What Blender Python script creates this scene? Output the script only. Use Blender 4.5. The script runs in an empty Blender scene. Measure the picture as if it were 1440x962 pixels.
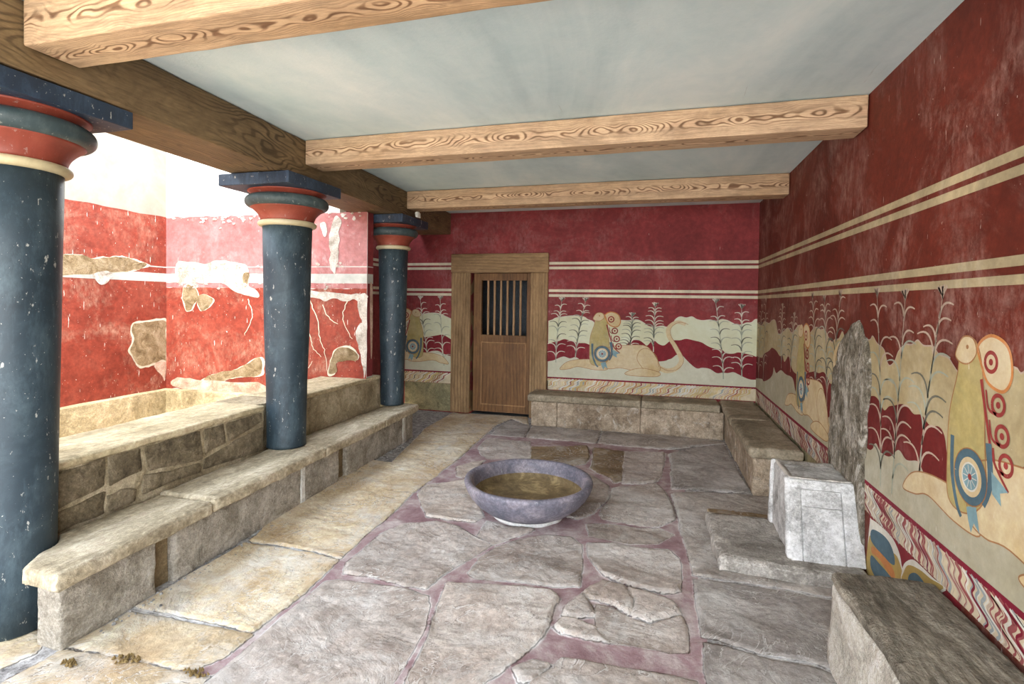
# traced outlines, in metres on the floor or on a wall
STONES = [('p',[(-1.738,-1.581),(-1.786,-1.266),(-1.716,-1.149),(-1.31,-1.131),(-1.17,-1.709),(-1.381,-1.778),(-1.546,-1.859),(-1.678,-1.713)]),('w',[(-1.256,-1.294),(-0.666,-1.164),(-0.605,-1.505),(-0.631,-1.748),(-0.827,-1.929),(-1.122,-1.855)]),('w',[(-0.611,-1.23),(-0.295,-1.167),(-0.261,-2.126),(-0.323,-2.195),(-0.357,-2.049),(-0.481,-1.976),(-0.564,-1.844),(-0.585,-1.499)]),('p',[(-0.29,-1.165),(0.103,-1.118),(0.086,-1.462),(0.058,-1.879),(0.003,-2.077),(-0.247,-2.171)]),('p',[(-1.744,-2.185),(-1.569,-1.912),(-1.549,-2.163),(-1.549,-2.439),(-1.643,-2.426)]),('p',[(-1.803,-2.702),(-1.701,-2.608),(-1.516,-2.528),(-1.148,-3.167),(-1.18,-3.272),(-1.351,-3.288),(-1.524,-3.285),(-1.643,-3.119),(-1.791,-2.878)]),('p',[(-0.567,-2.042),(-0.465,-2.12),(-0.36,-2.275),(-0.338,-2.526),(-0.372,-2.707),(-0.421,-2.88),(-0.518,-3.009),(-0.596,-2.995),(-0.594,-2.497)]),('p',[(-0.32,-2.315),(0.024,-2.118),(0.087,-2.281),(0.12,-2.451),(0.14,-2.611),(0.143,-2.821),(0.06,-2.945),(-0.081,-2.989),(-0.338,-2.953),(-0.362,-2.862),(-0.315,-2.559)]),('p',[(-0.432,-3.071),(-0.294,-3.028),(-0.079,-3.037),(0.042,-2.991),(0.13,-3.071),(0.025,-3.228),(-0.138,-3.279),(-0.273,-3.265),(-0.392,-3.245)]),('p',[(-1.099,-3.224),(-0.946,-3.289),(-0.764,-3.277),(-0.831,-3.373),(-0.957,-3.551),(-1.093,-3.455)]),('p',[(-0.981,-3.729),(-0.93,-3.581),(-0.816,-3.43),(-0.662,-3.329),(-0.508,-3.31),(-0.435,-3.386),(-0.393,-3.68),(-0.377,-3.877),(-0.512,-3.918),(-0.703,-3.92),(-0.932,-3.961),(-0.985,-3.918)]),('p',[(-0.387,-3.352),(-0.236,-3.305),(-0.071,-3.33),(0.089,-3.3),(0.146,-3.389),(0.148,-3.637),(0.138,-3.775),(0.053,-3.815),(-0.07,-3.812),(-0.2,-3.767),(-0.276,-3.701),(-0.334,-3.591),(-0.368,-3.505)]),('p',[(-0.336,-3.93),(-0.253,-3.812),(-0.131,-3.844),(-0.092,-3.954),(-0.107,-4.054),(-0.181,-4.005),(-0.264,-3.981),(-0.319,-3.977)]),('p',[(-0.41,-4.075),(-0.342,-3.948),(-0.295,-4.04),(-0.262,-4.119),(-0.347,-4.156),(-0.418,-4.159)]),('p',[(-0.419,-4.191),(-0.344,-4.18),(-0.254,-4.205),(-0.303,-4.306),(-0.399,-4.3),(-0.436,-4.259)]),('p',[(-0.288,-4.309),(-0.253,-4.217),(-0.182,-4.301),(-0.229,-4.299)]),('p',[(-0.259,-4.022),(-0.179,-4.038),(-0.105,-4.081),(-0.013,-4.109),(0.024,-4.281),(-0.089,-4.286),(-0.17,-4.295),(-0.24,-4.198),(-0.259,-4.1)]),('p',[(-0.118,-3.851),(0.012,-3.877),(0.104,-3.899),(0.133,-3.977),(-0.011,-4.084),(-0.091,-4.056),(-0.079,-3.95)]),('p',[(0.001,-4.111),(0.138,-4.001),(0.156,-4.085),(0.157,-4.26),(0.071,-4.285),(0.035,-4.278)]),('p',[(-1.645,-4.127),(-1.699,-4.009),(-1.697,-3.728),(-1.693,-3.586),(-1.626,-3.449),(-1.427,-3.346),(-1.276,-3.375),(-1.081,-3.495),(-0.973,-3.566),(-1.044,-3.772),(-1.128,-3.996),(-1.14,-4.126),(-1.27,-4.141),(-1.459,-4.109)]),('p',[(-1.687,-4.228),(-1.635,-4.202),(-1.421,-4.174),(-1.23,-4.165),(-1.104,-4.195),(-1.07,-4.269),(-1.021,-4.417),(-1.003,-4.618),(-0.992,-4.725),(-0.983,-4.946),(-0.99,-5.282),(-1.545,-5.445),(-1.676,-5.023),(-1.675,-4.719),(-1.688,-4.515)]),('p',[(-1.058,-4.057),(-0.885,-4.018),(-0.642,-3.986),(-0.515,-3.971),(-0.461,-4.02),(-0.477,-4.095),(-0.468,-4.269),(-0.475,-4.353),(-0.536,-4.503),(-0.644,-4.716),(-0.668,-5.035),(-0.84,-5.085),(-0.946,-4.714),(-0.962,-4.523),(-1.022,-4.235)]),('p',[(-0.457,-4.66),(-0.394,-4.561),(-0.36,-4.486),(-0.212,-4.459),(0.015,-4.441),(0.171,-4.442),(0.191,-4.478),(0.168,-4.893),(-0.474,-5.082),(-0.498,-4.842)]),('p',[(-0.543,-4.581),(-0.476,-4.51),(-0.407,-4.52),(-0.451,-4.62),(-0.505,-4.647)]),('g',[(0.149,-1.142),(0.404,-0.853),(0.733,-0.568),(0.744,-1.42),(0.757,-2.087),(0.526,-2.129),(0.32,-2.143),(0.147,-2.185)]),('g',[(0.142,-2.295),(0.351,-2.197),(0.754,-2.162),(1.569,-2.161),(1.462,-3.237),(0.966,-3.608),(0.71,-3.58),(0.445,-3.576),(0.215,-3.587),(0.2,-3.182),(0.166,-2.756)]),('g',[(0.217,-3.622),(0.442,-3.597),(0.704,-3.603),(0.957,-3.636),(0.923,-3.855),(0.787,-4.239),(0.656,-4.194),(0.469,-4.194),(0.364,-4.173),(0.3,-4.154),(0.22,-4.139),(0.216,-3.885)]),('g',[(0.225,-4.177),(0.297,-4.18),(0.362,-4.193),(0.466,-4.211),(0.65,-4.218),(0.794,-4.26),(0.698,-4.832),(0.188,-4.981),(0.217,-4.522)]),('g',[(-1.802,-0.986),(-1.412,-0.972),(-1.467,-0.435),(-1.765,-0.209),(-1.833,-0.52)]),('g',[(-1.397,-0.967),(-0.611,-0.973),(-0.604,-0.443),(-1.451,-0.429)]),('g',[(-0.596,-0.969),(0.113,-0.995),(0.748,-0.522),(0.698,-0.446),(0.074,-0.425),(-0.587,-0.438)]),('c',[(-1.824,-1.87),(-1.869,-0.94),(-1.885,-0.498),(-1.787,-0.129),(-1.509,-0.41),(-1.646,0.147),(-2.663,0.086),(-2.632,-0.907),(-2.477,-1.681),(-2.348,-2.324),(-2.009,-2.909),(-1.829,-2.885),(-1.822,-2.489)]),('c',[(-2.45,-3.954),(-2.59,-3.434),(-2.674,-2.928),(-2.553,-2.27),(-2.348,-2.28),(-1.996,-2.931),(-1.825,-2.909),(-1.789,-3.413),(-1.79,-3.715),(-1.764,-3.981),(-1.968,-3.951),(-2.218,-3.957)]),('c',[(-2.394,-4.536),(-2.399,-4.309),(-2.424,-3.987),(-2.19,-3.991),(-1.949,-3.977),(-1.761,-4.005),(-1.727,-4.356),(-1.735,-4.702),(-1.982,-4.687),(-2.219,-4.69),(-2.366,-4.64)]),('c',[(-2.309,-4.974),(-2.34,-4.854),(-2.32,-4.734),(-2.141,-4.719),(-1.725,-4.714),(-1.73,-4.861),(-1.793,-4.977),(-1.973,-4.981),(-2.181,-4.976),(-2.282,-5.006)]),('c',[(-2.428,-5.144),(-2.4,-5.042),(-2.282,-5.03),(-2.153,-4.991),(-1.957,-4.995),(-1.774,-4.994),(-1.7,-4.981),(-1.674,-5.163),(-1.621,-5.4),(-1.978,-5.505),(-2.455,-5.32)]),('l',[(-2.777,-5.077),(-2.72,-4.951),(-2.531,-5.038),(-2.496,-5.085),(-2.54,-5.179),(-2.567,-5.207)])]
BT = [(-1.355,1.265),(-1.301,1.282),(-1.263,1.306),(-1.178,1.323),(-1.056,1.34),(-0.905,1.333),(-0.844,1.299),(-0.784,1.278),(-0.739,1.249),(-0.65,1.274),(-0.563,1.291),(-0.475,1.3),(-0.36,1.295),(-0.231,1.305),(-0.159,1.275),(-0.102,1.235),(-0.032,1.222),(0.068,1.239),(0.117,1.226),(0.179,1.257),(0.218,1.322),(0.273,1.355),(0.341,1.343),(0.408,1.358),(0.463,1.327),(0.53,1.315),(0.61,1.324),(0.689,1.311),(0.741,1.333),(0.807,1.321),(0.86,1.294),(0.912,1.27),(0.963,1.276),(1.014,1.298),(1.065,1.303),(1.103,1.337),(1.134,1.342)]
BB = [(-1.351,0.966),(-1.297,0.991),(-1.219,1.009),(-1.143,1.038),(-1.082,1.026),(-1.02,1.008),(-0.944,0.995),(-0.869,0.995),(-0.794,0.971),(-0.645,0.938),(-0.44,0.931),(-0.369,0.985),(-0.298,1.047),(-0.212,1.054),(-0.155,1.022),(-0.112,0.99),(-0.064,1.04),(-0.029,1.048),(-0.012,1.049),(0.031,1.014),(0.093,1.001),(0.155,1.054),(0.21,1.067),(0.278,1.07),(0.346,1.089),(0.441,1.071),(0.522,1.052),(0.589,1.012),(0.656,0.986),(0.748,0.972),(0.802,0.932),(0.88,0.931),(0.931,0.947),(1.009,0.936),(1.086,0.918),(1.144,0.896)]
BL = [(-1.347,0.744),(-1.278,0.759),(-1.201,0.796),(-1.139,0.814),(-1.063,0.794),(-0.987,0.812),(-0.911,0.77),(-0.836,0.781),(-0.76,0.754),(-0.495,0.736),(-0.207,0.778),(0.074,0.805),(0.145,0.83),(0.186,0.846),(0.24,0.892),(0.295,0.894),(0.35,0.839),(0.406,0.784),(0.474,0.737),(0.541,0.747),(0.621,0.737),(0.701,0.691),(0.767,0.701),(0.819,0.697),(0.884,0.711),(0.937,0.689),(1.015,0.651),(1.079,0.633),(1.149,0.637)]
DT = [(-3.684,1.261),(-3.499,1.224),(-3.305,1.249),(-3.205,1.302),(-3.049,1.336),(-2.894,1.339),(-2.785,1.3),(-2.693,1.262)]
DB = [(-3.68,0.906),(-3.495,0.902),(-3.358,0.885),(-3.246,0.951),(-3.156,0.995),(-3.045,1.009),(-2.913,1.033),(-2.825,1.046),(-2.738,1.008),(-2.69,0.979)]
DL = [(-3.679,0.728),(-3.494,0.756),(-3.278,0.754),(-3.199,0.788),(-3.087,0.782),(-2.977,0.817),(-2.889,0.82),(-2.801,0.783),(-2.687,0.751)]
RT = [(-0.041,1.302),(-0.258,1.276),(-0.419,1.328),(-0.67,1.317),(-0.812,1.352),(-0.977,1.351),(-1.12,1.23),(-1.313,1.263),(-1.49,1.304),(-1.621,1.268),(-1.739,1.299),(-1.869,1.344),(-1.999,1.307),(-2.072,1.255),(-2.2,1.299),(-2.29,1.339),(-2.378,1.347),(-2.479,1.334),(-2.546,1.342),(-2.628,1.297),(-2.706,1.262),(-2.777,1.286),(-2.846,1.294),(-2.909,1.343),(-2.965,1.313),(-3.114,1.34),(-3.338,1.318),(-3.389,1.343),(-3.456,1.306),(-3.543,1.282),(-3.581,1.227),(-3.617,1.207),(-3.67,1.236),(-3.709,1.287),(-3.778,1.325),(-3.845,1.33),(-3.898,1.354),(-3.952,1.334),(-4.035,1.336),(-4.084,1.308),(-4.158,1.299),(-4.202,1.27),(-4.25,1.249),(-4.403,1.258),(-4.527,1.304),(-4.575,1.306),(-4.605,1.298)]
RB = [(-0.088,0.915),(-0.334,0.925),(-0.428,0.973),(-0.702,1.035),(-0.842,1.077),(-1.035,1.064),(-1.192,1.027),(-1.312,1.038),(-1.387,0.991),(-1.515,1.052),(-1.602,1.04),(-1.65,0.973),(-1.774,0.937),(-2.083,0.949),(-2.13,0.983),(-2.257,1.008),(-2.347,1.023),(-2.435,1.021),(-2.544,1.043),(-2.625,1.021),(-2.704,0.984),(-2.8,0.986),(-3.086,0.898),(-3.263,0.975),(-3.411,1.022),(-3.488,1.015),(-3.563,0.974),(-3.619,1.004),(-3.683,1.021),(-3.765,1.043),(-3.825,1.038),(-3.882,1.019),(-3.953,1.029),(-4.03,0.999),(-4.1,1.011),(-4.147,0.983),(-4.198,0.884),(-4.374,0.912),(-4.475,0.951),(-4.535,0.945),(-4.579,0.964),(-4.618,1.0)]
RL = [(-0.12,0.652),(-0.361,0.693),(-0.462,0.681),(-0.735,0.744),(-0.899,0.814),(-0.946,0.891),(-1.058,0.846),(-1.254,0.899),(-1.443,0.885),(-1.699,0.882),(-1.829,0.775),(-2.118,0.753),(-2.197,0.786),(-2.278,0.769),(-2.366,0.811),(-2.455,0.793),(-2.562,0.826),(-2.648,0.748),(-2.746,0.769),(-3.097,0.785),(-3.352,0.79),(-3.351,0.724),(-3.43,0.74),(-3.479,0.779),(-3.541,0.765),(-3.45,0.769),(-3.538,0.751),(-3.644,0.758),(-3.739,0.817),(-3.822,0.793),(-3.928,0.818),(-3.969,0.796),(-4.02,0.769),(-4.11,0.784),(-4.163,0.766),(-4.199,0.765),(-4.381,0.792),(-4.527,0.884),(-4.623,0.896)]
PLANTS = [('Y',-1.246,0.733,-1.181,1.528),('Y',-0.994,0.805,-0.878,1.531),('Y',-0.331,0.891,-0.296,1.34),('Y',-0.033,0.917,-0.022,1.469),('Y',0.775,0.624,0.672,1.522),('Y',0.976,0.663,0.959,1.463),('Y',-3.042,0.712,-3.162,1.528),('Y',-2.799,0.621,-2.864,1.522),('X',-0.155,0.664,-0.27,1.462),('X',-0.427,0.702,-0.492,1.534),('X',-1.276,0.918,-1.268,1.471),('X',-1.613,0.927,-1.711,1.394),('X',-2.365,0.812,-2.241,1.551),('X',-2.64,0.829,-2.531,1.531),('X',-2.752,0.834,-2.86,1.553),('X',-3.544,0.546,-3.439,1.551),('X',-3.679,0.583,-3.765,1.533),('X',-3.945,0.72,-4.101,1.539)]
BACKREST = [(-2.745,0.166),(-2.744,0.492),(-2.739,0.546),(-2.767,0.663),(-2.758,0.771),(-2.777,0.986),(-2.794,1.059),(-2.814,1.108),(-2.91,1.179),(-2.883,1.244),(-2.965,1.309),(-3.054,1.358),(-3.129,1.403),(-3.202,1.42),(-3.203,1.421),(-3.248,1.395),(-3.295,1.337),(-3.338,1.318),(-3.385,1.206),(-3.398,1.103),(-3.386,0.997),(-3.354,0.885),(-3.361,0.78),(-3.341,0.668),(-3.355,0.751),(-3.328,0.652),(-3.337,0.521)]
PATCH_A = [('o',[(-3.135,1.866),(-2.88,1.889),(-2.719,1.884),(-2.522,1.921),(-2.337,1.892),(-2.197,1.856),(-2.364,1.789),(-2.598,1.755),(-2.766,1.735),(-3.136,1.705)]),('o',[(-2.379,1.197),(-2.255,1.231),(-2.02,1.244),(-1.896,1.191),(-1.799,1.104),(-1.799,0.799),(-2.02,0.794),(-2.255,0.754),(-2.338,0.827),(-2.406,0.935),(-2.365,1.033)]),('p',[(-2.11,0.751),(-1.959,0.787),(-1.799,0.799),(-1.799,0.57),(-1.99,0.583)]),('w',[(-2.778,1.735),(-2.598,1.745),(-2.635,1.652),(-2.696,1.631),(-2.743,1.659)]),('o',[(-1.959,1.491),(-1.912,1.6),(-1.816,1.63),(-1.806,1.52),(-1.896,1.437)])]
PATCH_B = [('w',[(-5.234,1.908),(-4.914,1.888),(-4.665,1.914),(-4.329,1.865),(-4.298,1.659),(-4.193,1.582),(-4.192,1.518),(-4.449,1.567),(-4.695,1.683),(-5.073,1.66),(-5.233,1.681)]),('o',[(-5.143,1.601),(-5.073,1.66),(-4.977,1.602),(-4.97,1.482),(-5.072,1.361),(-5.149,1.44)]),('o',[(-4.961,1.483),(-4.914,1.528),(-4.788,1.524),(-4.766,1.445),(-4.897,1.359),(-4.951,1.416)]),('o',[(-4.88,0.588),(-4.661,0.683),(-4.446,0.724),(-4.16,0.86),(-4.144,0.68),(-4.445,0.635),(-4.692,0.571)]),('o',[(-4.374,1.775),(-4.298,1.783),(-4.304,1.684),(-4.358,1.632)]),('w',[(-3.306,2.259),(-3.244,2.368),(-3.182,2.33),(-3.202,2.183),(-3.21,1.961),(-3.24,1.794),(-3.292,1.813),(-3.314,1.962)]),('w',[(-3.41,2.298),(-3.348,2.315),(-3.351,2.185),(-3.389,2.186)]),('w',[(-3.854,1.623),(-3.586,1.594),(-3.236,1.575),(-2.899,1.557),(-2.884,1.51),(-2.884,1.446),(-3.021,1.509),(-3.139,1.486),(-3.236,1.528),(-3.357,1.483),(-3.455,1.521),(-3.702,1.501),(-3.854,1.543)]),('w',[(-2.985,1.509),(-2.88,1.553),(-2.871,1.079),(-2.923,1.078),(-2.936,1.253)]),('w',[(-2.983,1.224),(-2.877,1.226),(-2.873,0.745),(-2.908,0.732),(-2.933,0.903),(-2.994,1.095)]),('o',[(-3.315,0.732),(-3.279,0.89),(-3.208,0.991),(-3.064,1.006),(-2.98,0.944),(-2.992,0.879),(-3.111,0.875),(-3.206,0.839),(-3.23,0.735)]),('p',[(-5.232,0.604),(-4.912,0.579),(-4.158,0.588),(-4.158,0.472),(-5.232,0.483)])]
PSTONES = [[(-4.808,0.678),(-4.568,0.675),(-4.561,0.493),(-4.809,0.462)],[(-4.809,0.446),(-4.563,0.471),(-4.56,0.355),(-4.809,0.342)],[(-4.547,0.67),(-4.355,0.677),(-4.351,0.515),(-4.538,0.488)],[(-4.552,0.44),(-4.474,0.456),(-4.379,0.416),(-4.385,0.358),(-4.544,0.351)],[(-4.326,0.686),(-3.937,0.684),(-3.918,0.447),(-4.313,0.501)],[(-4.34,0.485),(-4.132,0.453),(-3.944,0.434),(-3.937,0.375),(-4.346,0.374)],[(-3.909,0.682),(-3.737,0.685),(-3.717,0.501),(-3.898,0.488)],[(-3.717,0.686),(-3.354,0.687),(-3.353,0.579),(-3.692,0.507)],[(-3.904,0.45),(-3.634,0.495),(-3.343,0.534),(-3.342,0.357),(-3.901,0.381)]]
MOTIF = [('w',[(-3.309,0.332),(-3.448,0.363),(-3.576,0.38),(-3.694,0.374),(-3.769,0.342),(-3.803,0.294),(-3.807,0.223),(-3.334,-0.02)]),('o',[(-3.379,0.261),(-3.554,0.29),(-3.686,0.304),(-3.772,0.301),(-3.794,0.206),(-3.397,0.0)]),('b',[(-3.452,0.311),(-3.579,0.341),(-3.671,0.336),(-3.724,0.3),(-3.729,0.253),(-3.639,0.238),(-3.53,0.238),(-3.441,0.252)]),('o2',[(-3.458,0.223),(-3.53,0.238),(-3.665,0.239),(-3.734,0.218),(-3.719,0.178),(-3.56,0.2),(-3.46,0.189)]),('b',[(-3.452,0.173),(-3.562,0.178),(-3.669,0.18),(-3.72,0.167),(-3.568,0.089),(-3.457,0.103)]),('w',[(-3.817,0.217),(-3.814,0.268),(-3.84,0.318),(-3.913,0.368),(-3.994,0.387),(-4.089,0.386),(-4.193,0.385),(-3.982,0.244)]),('o',[(-3.821,0.22),(-3.828,0.265),(-3.873,0.323),(-3.976,0.354),(-4.072,0.363),(-4.176,0.376),(-3.982,0.244)]),('b',[(-3.878,0.249),(-3.888,0.287),(-3.941,0.321),(-4.001,0.323),(-4.038,0.303),(-3.942,0.242)])]

import bpy, bmesh, math, random
import numpy as np
from mathutils import Vector, Matrix, noise
from mathutils.geometry import tessellate_polygon

SC = bpy.context.scene
COL = SC.collection
rnd = random.Random(7)

# ------------------------------------------------------------------ room measurements (metres)
XR = 1.1305            # right wall
ZC = 2.70              # ceiling
TH = -0.0455           # the colonnade runs very slightly out of square with the room
ZB = 0.378             # bench tops
ZS = 0.351             # colonnade bench top
S1T, S1B, S2T, S2B, MAR = 2.029, 1.935, 1.677, 1.580, 0.545
def XA(y): return -2.719 + TH * y      # inner face of the architrave
def XS(y): return -2.597 + TH * y      # front edge of the colonnade bench
def XP(y): return -3.013 + TH * y      # inner face of the parapet

# ------------------------------------------------------------------ node helpers
class N:
    def __init__(s, name):
        s.m = bpy.data.materials.new(name); s.m.use_nodes = True
        s.t = s.m.node_tree; s.t.nodes.clear()
        s.out = s.t.nodes.new('ShaderNodeOutputMaterial')
        s.b = s.t.nodes.new('ShaderNodeBsdfPrincipled')
        s.t.links.new(s.b.outputs[0], s.out.inputs[0])
        s.co = s.t.nodes.new('ShaderNodeTexCoord')
        s.P = s.co.outputs['Object']
    def link(s, a, b):
        if isinstance(a, (int, float)): b.default_value = a
        elif isinstance(a, (tuple, list)): b.default_value = (*a, 1)[:4] if len(b.default_value) == 4 else a
        else: s.t.links.new(a, b)
    def map(s, scale=(1, 1, 1), rot=(0, 0, 0), loc=(0, 0, 0), src=None):
        n = s.t.nodes.new('ShaderNodeMapping'); n.inputs['Scale'].default_value = scale
        n.inputs['Rotation'].default_value = rot; n.inputs['Location'].default_value = loc
        s.link(src or s.P, n.inputs['Vector']); return n.outputs[0]
    def noise(s, scale, detail=5, rough=.55, dist=0, v=None, col=False):
        n = s.t.nodes.new('ShaderNodeTexNoise'); n.inputs['Scale'].default_value = scale
        n.inputs['Detail'].default_value = detail; n.inputs['Roughness'].default_value = rough
        n.inputs['Distortion'].default_value = dist; s.link(v or s.P, n.inputs['Vector'])
        return n.outputs['Color' if col else 'Fac']
    def vor(s, scale, feature='F1', v=None, rand=1, out='Distance'):
        n = s.t.nodes.new('ShaderNodeTexVoronoi'); n.feature = feature; n.inputs['Scale'].default_value = scale
        n.inputs['Randomness'].default_value = rand; s.link(v or s.P, n.inputs['Vector']); return n.outputs[out]
    def ramp(s, f, stops, interp='LINEAR'):
        n = s.t.nodes.new('ShaderNodeValToRGB'); n.color_ramp.interpolation = interp
        e = n.color_ramp.elements
        while len(e) < len(stops): e.new(.5)
        for i, (p, c) in enumerate(stops):
            e[i].position = p; e[i].color = (c, c, c, 1) if isinstance(c, (int, float)) else (*c, 1)
        s.link(f, n.inputs[0]); return n.outputs[0]
    def mix(s, f, a, b, mode='MIX'):
        n = s.t.nodes.new('ShaderNodeMix'); n.data_type = 'RGBA'; n.blend_type = mode
        s.link(f, n.inputs[0]); s.link(a, n.inputs[6]); s.link(b, n.inputs[7]); return n.outputs[2]
    def math(s, op, a, b=0, c=None):
        n = s.t.nodes.new('ShaderNodeMath'); n.operation = op; s.link(a, n.inputs[0]); s.link(b, n.inputs[1])
        if c is not None: s.link(c, n.inputs[2])
        return n.outputs[0]
    def attr(s, name, out='Fac'):
        n = s.t.nodes.new('ShaderNodeAttribute'); n.attribute_name = name; return n.outputs[out]
    def addv(s, a, b):
        n = s.t.nodes.new('ShaderNodeVectorMath'); n.operation = 'ADD'; s.link(a, n.inputs[0]); s.link(b, n.inputs[1]); return n.outputs[0]
    def scalev(s, a, k):
        n = s.t.nodes.new('ShaderNodeVectorMath'); n.operation = 'SCALE'; s.link(a, n.inputs[0]); n.inputs['Scale'].default_value = k; return n.outputs[0]
    def bump(s, h, strength=.5, dist=.01, prev=None):
        n = s.t.nodes.new('ShaderNodeBump'); n.inputs['Strength'].default_value = strength
        n.inputs['Distance'].default_value = dist; s.link(h, n.inputs['Height'])
        if prev is not None: s.link(prev, n.inputs['Normal'])
        return n.outputs[0]
    def done(s, color, rough=.85, normal=None, spec=.3, metal=0):
        s.link(color, s.b.inputs['Base Color']); s.link(rough, s.b.inputs['Roughness'])
        s.b.inputs['Specular IOR Level'].default_value = spec; s.b.inputs['Metallic'].default_value = metal
        if normal is not None: s.link(normal, s.b.inputs['Normal'])
        return s.m

def sc(c, k): return tuple(min(1, x * k) for x in c)

def stone(name, lo, mid, hi, scale=3, pit=.4, strata=(1, 1, 1), bump=.6, dist=.012, white=0., dark=.35, wear=.5, rot=0, mott=0.):
    n = N(name)
    lo, mid, hi = sc(lo, .82), sc(mid, 1.02), sc(hi, 1.12)
    v = n.map(strata, (0, 0, rot))
    a = n.noise(scale, 8, .65, .6, v)
    c = n.ramp(a, [(.3, lo), (.5, mid), (.68, hi)])
    b = n.noise(scale * 9, 6, .7)
    c = n.mix(.55, c, n.ramp(b, [(.3, .25), (.55, .5), (.75, .85)]), 'OVERLAY')
    # dark lichen blotches
    d = n.ramp(n.noise(scale * 1.7, 7, .7, .3, n.map((1, 1, 1), (0, 0, 0), (5, 3, 1))), [(.56, 0), (.68, 1)])
    c = n.mix(n.math('MULTIPLY', d, dark), c, sc(lo, .42))
    if white:
        w = n.ramp(n.noise(scale * 2.3, 9, .75, .5, n.map((1, 1, 1), (0, 0, 0), (9, 2, 4))), [(.55, 0), (.66, 1)])
        c = n.mix(n.math('MULTIPLY', w, white), c, (.82, .8, .74))
    p = n.ramp(n.vor(scale * 26), [(.0, 0), (.22, 1)])
    pm = n.ramp(n.noise(scale * 4, 4, .6), [(.45, 0), (.6, 1)])
    pits = n.math('MAXIMUM', p, n.math('SUBTRACT', 1, n.math('MULTIPLY', pm, pit)))
    c = n.mix(n.math('SUBTRACT', 1, pits), c, sc(lo, .45))
    if mott:
        mo = n.noise(scale * 3.2, 9, .78, .6, n.map(strata, (0, 0, rot), (2, 8, 5)))
        c = n.mix(n.math('MULTIPLY', n.ramp(mo, [(.40, 1), (.50, 0)]), mott), c, sc(lo, .55))
        c = n.mix(n.math('MULTIPLY', n.ramp(mo, [(.53, 0), (.62, 1)]), mott), c, sc(hi, 1.2))
    if wear:
        g = n.t.nodes.new('ShaderNodeNewGeometry')
        ew = n.ramp(n.math('ADD', g.outputs['Pointiness'], n.math('MULTIPLY', n.math('SUBTRACT', b, .5), .10)), [(.525, 0), (.57, 1)])
        c = n.mix(n.math('MULTIPLY', ew, wear), c, sc(hi, 1.25))
    gr = n.ramp(n.noise(scale * 22 / max(1, max(strata)), 5, .8, .2, n.map(strata, (0, 0, rot))), [(.36, .25), (.5, .5), (.64, .8)])
    c = n.mix(.45, c, gr, 'OVERLAY')
    h = n.math('ADD', n.math('MULTIPLY', a, 1.6), n.math('MULTIPLY', b, .6))
    h = n.math('ADD', h, n.math('MULTIPLY', pits, .35))
    h = n.math('ADD', h, n.math('MULTIPLY', n.noise(scale * 40, 3, .6), .12))
    return n.done(c, .9, n.bump(h, min(1, bump * 1.3), dist * 1.5))

def fresco(name, col, hi=None, rub=(.72, .52, .45), rubamt=.35, blotch=.3, flakes=.5, rough=.72, lo=None, fl=0., cl=0.):
    """lime paint, rubbed and mottled, with small chips and scratches"""
    n = N(name)
    hi = hi or sc(col, 1.35); lo = lo or sc(col, .72)
    a = n.noise(2.2, 8, .66, .5)
    c = n.ramp(a, [(.3, lo), (.5, col), (.7, hi)])
    b = n.noise(19, 7, .72)
    c = n.mix(blotch, c, n.ramp(b, [(.32, .2), (.55, .5), (.75, .85)]), 'OVERLAY')
    r = n.ramp(n.noise(1.5, 9, .72, .9, n.map((1, 1, 1), (0, 0, 0), (3, 7, 2))), [(.5 - cl, 0), (.74 - cl, 1)])
    r2 = n.ramp(n.noise(26, 6, .75, 0, n.map((1, 1, .5))), [(.38, 0), (.72, 1)])
    c = n.mix(n.math('MULTIPLY', n.math('MULTIPLY', r, r2), rubamt * 2), c, rub)
    f = n.ramp(n.noise(48, 4, .55), [(.735 - fl * 2, 0), (.75 - fl * 2, 1)])
    f2 = n.ramp(n.noise(30, 3, .5, 0, n.map((2.2, 2.2, .25))), [(.735 - fl * 2, 0), (.75 - fl * 2, 1)])
    c = n.mix(n.math('MULTIPLY', n.math('MAXIMUM', f, f2), flakes), c, (.83, .78, .68))
    h = n.math('ADD', n.math('MULTIPLY', a, .8), n.math('MULTIPLY', b, .3))
    return n.done(c, rough, n.bump(h, .25, .006))

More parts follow.
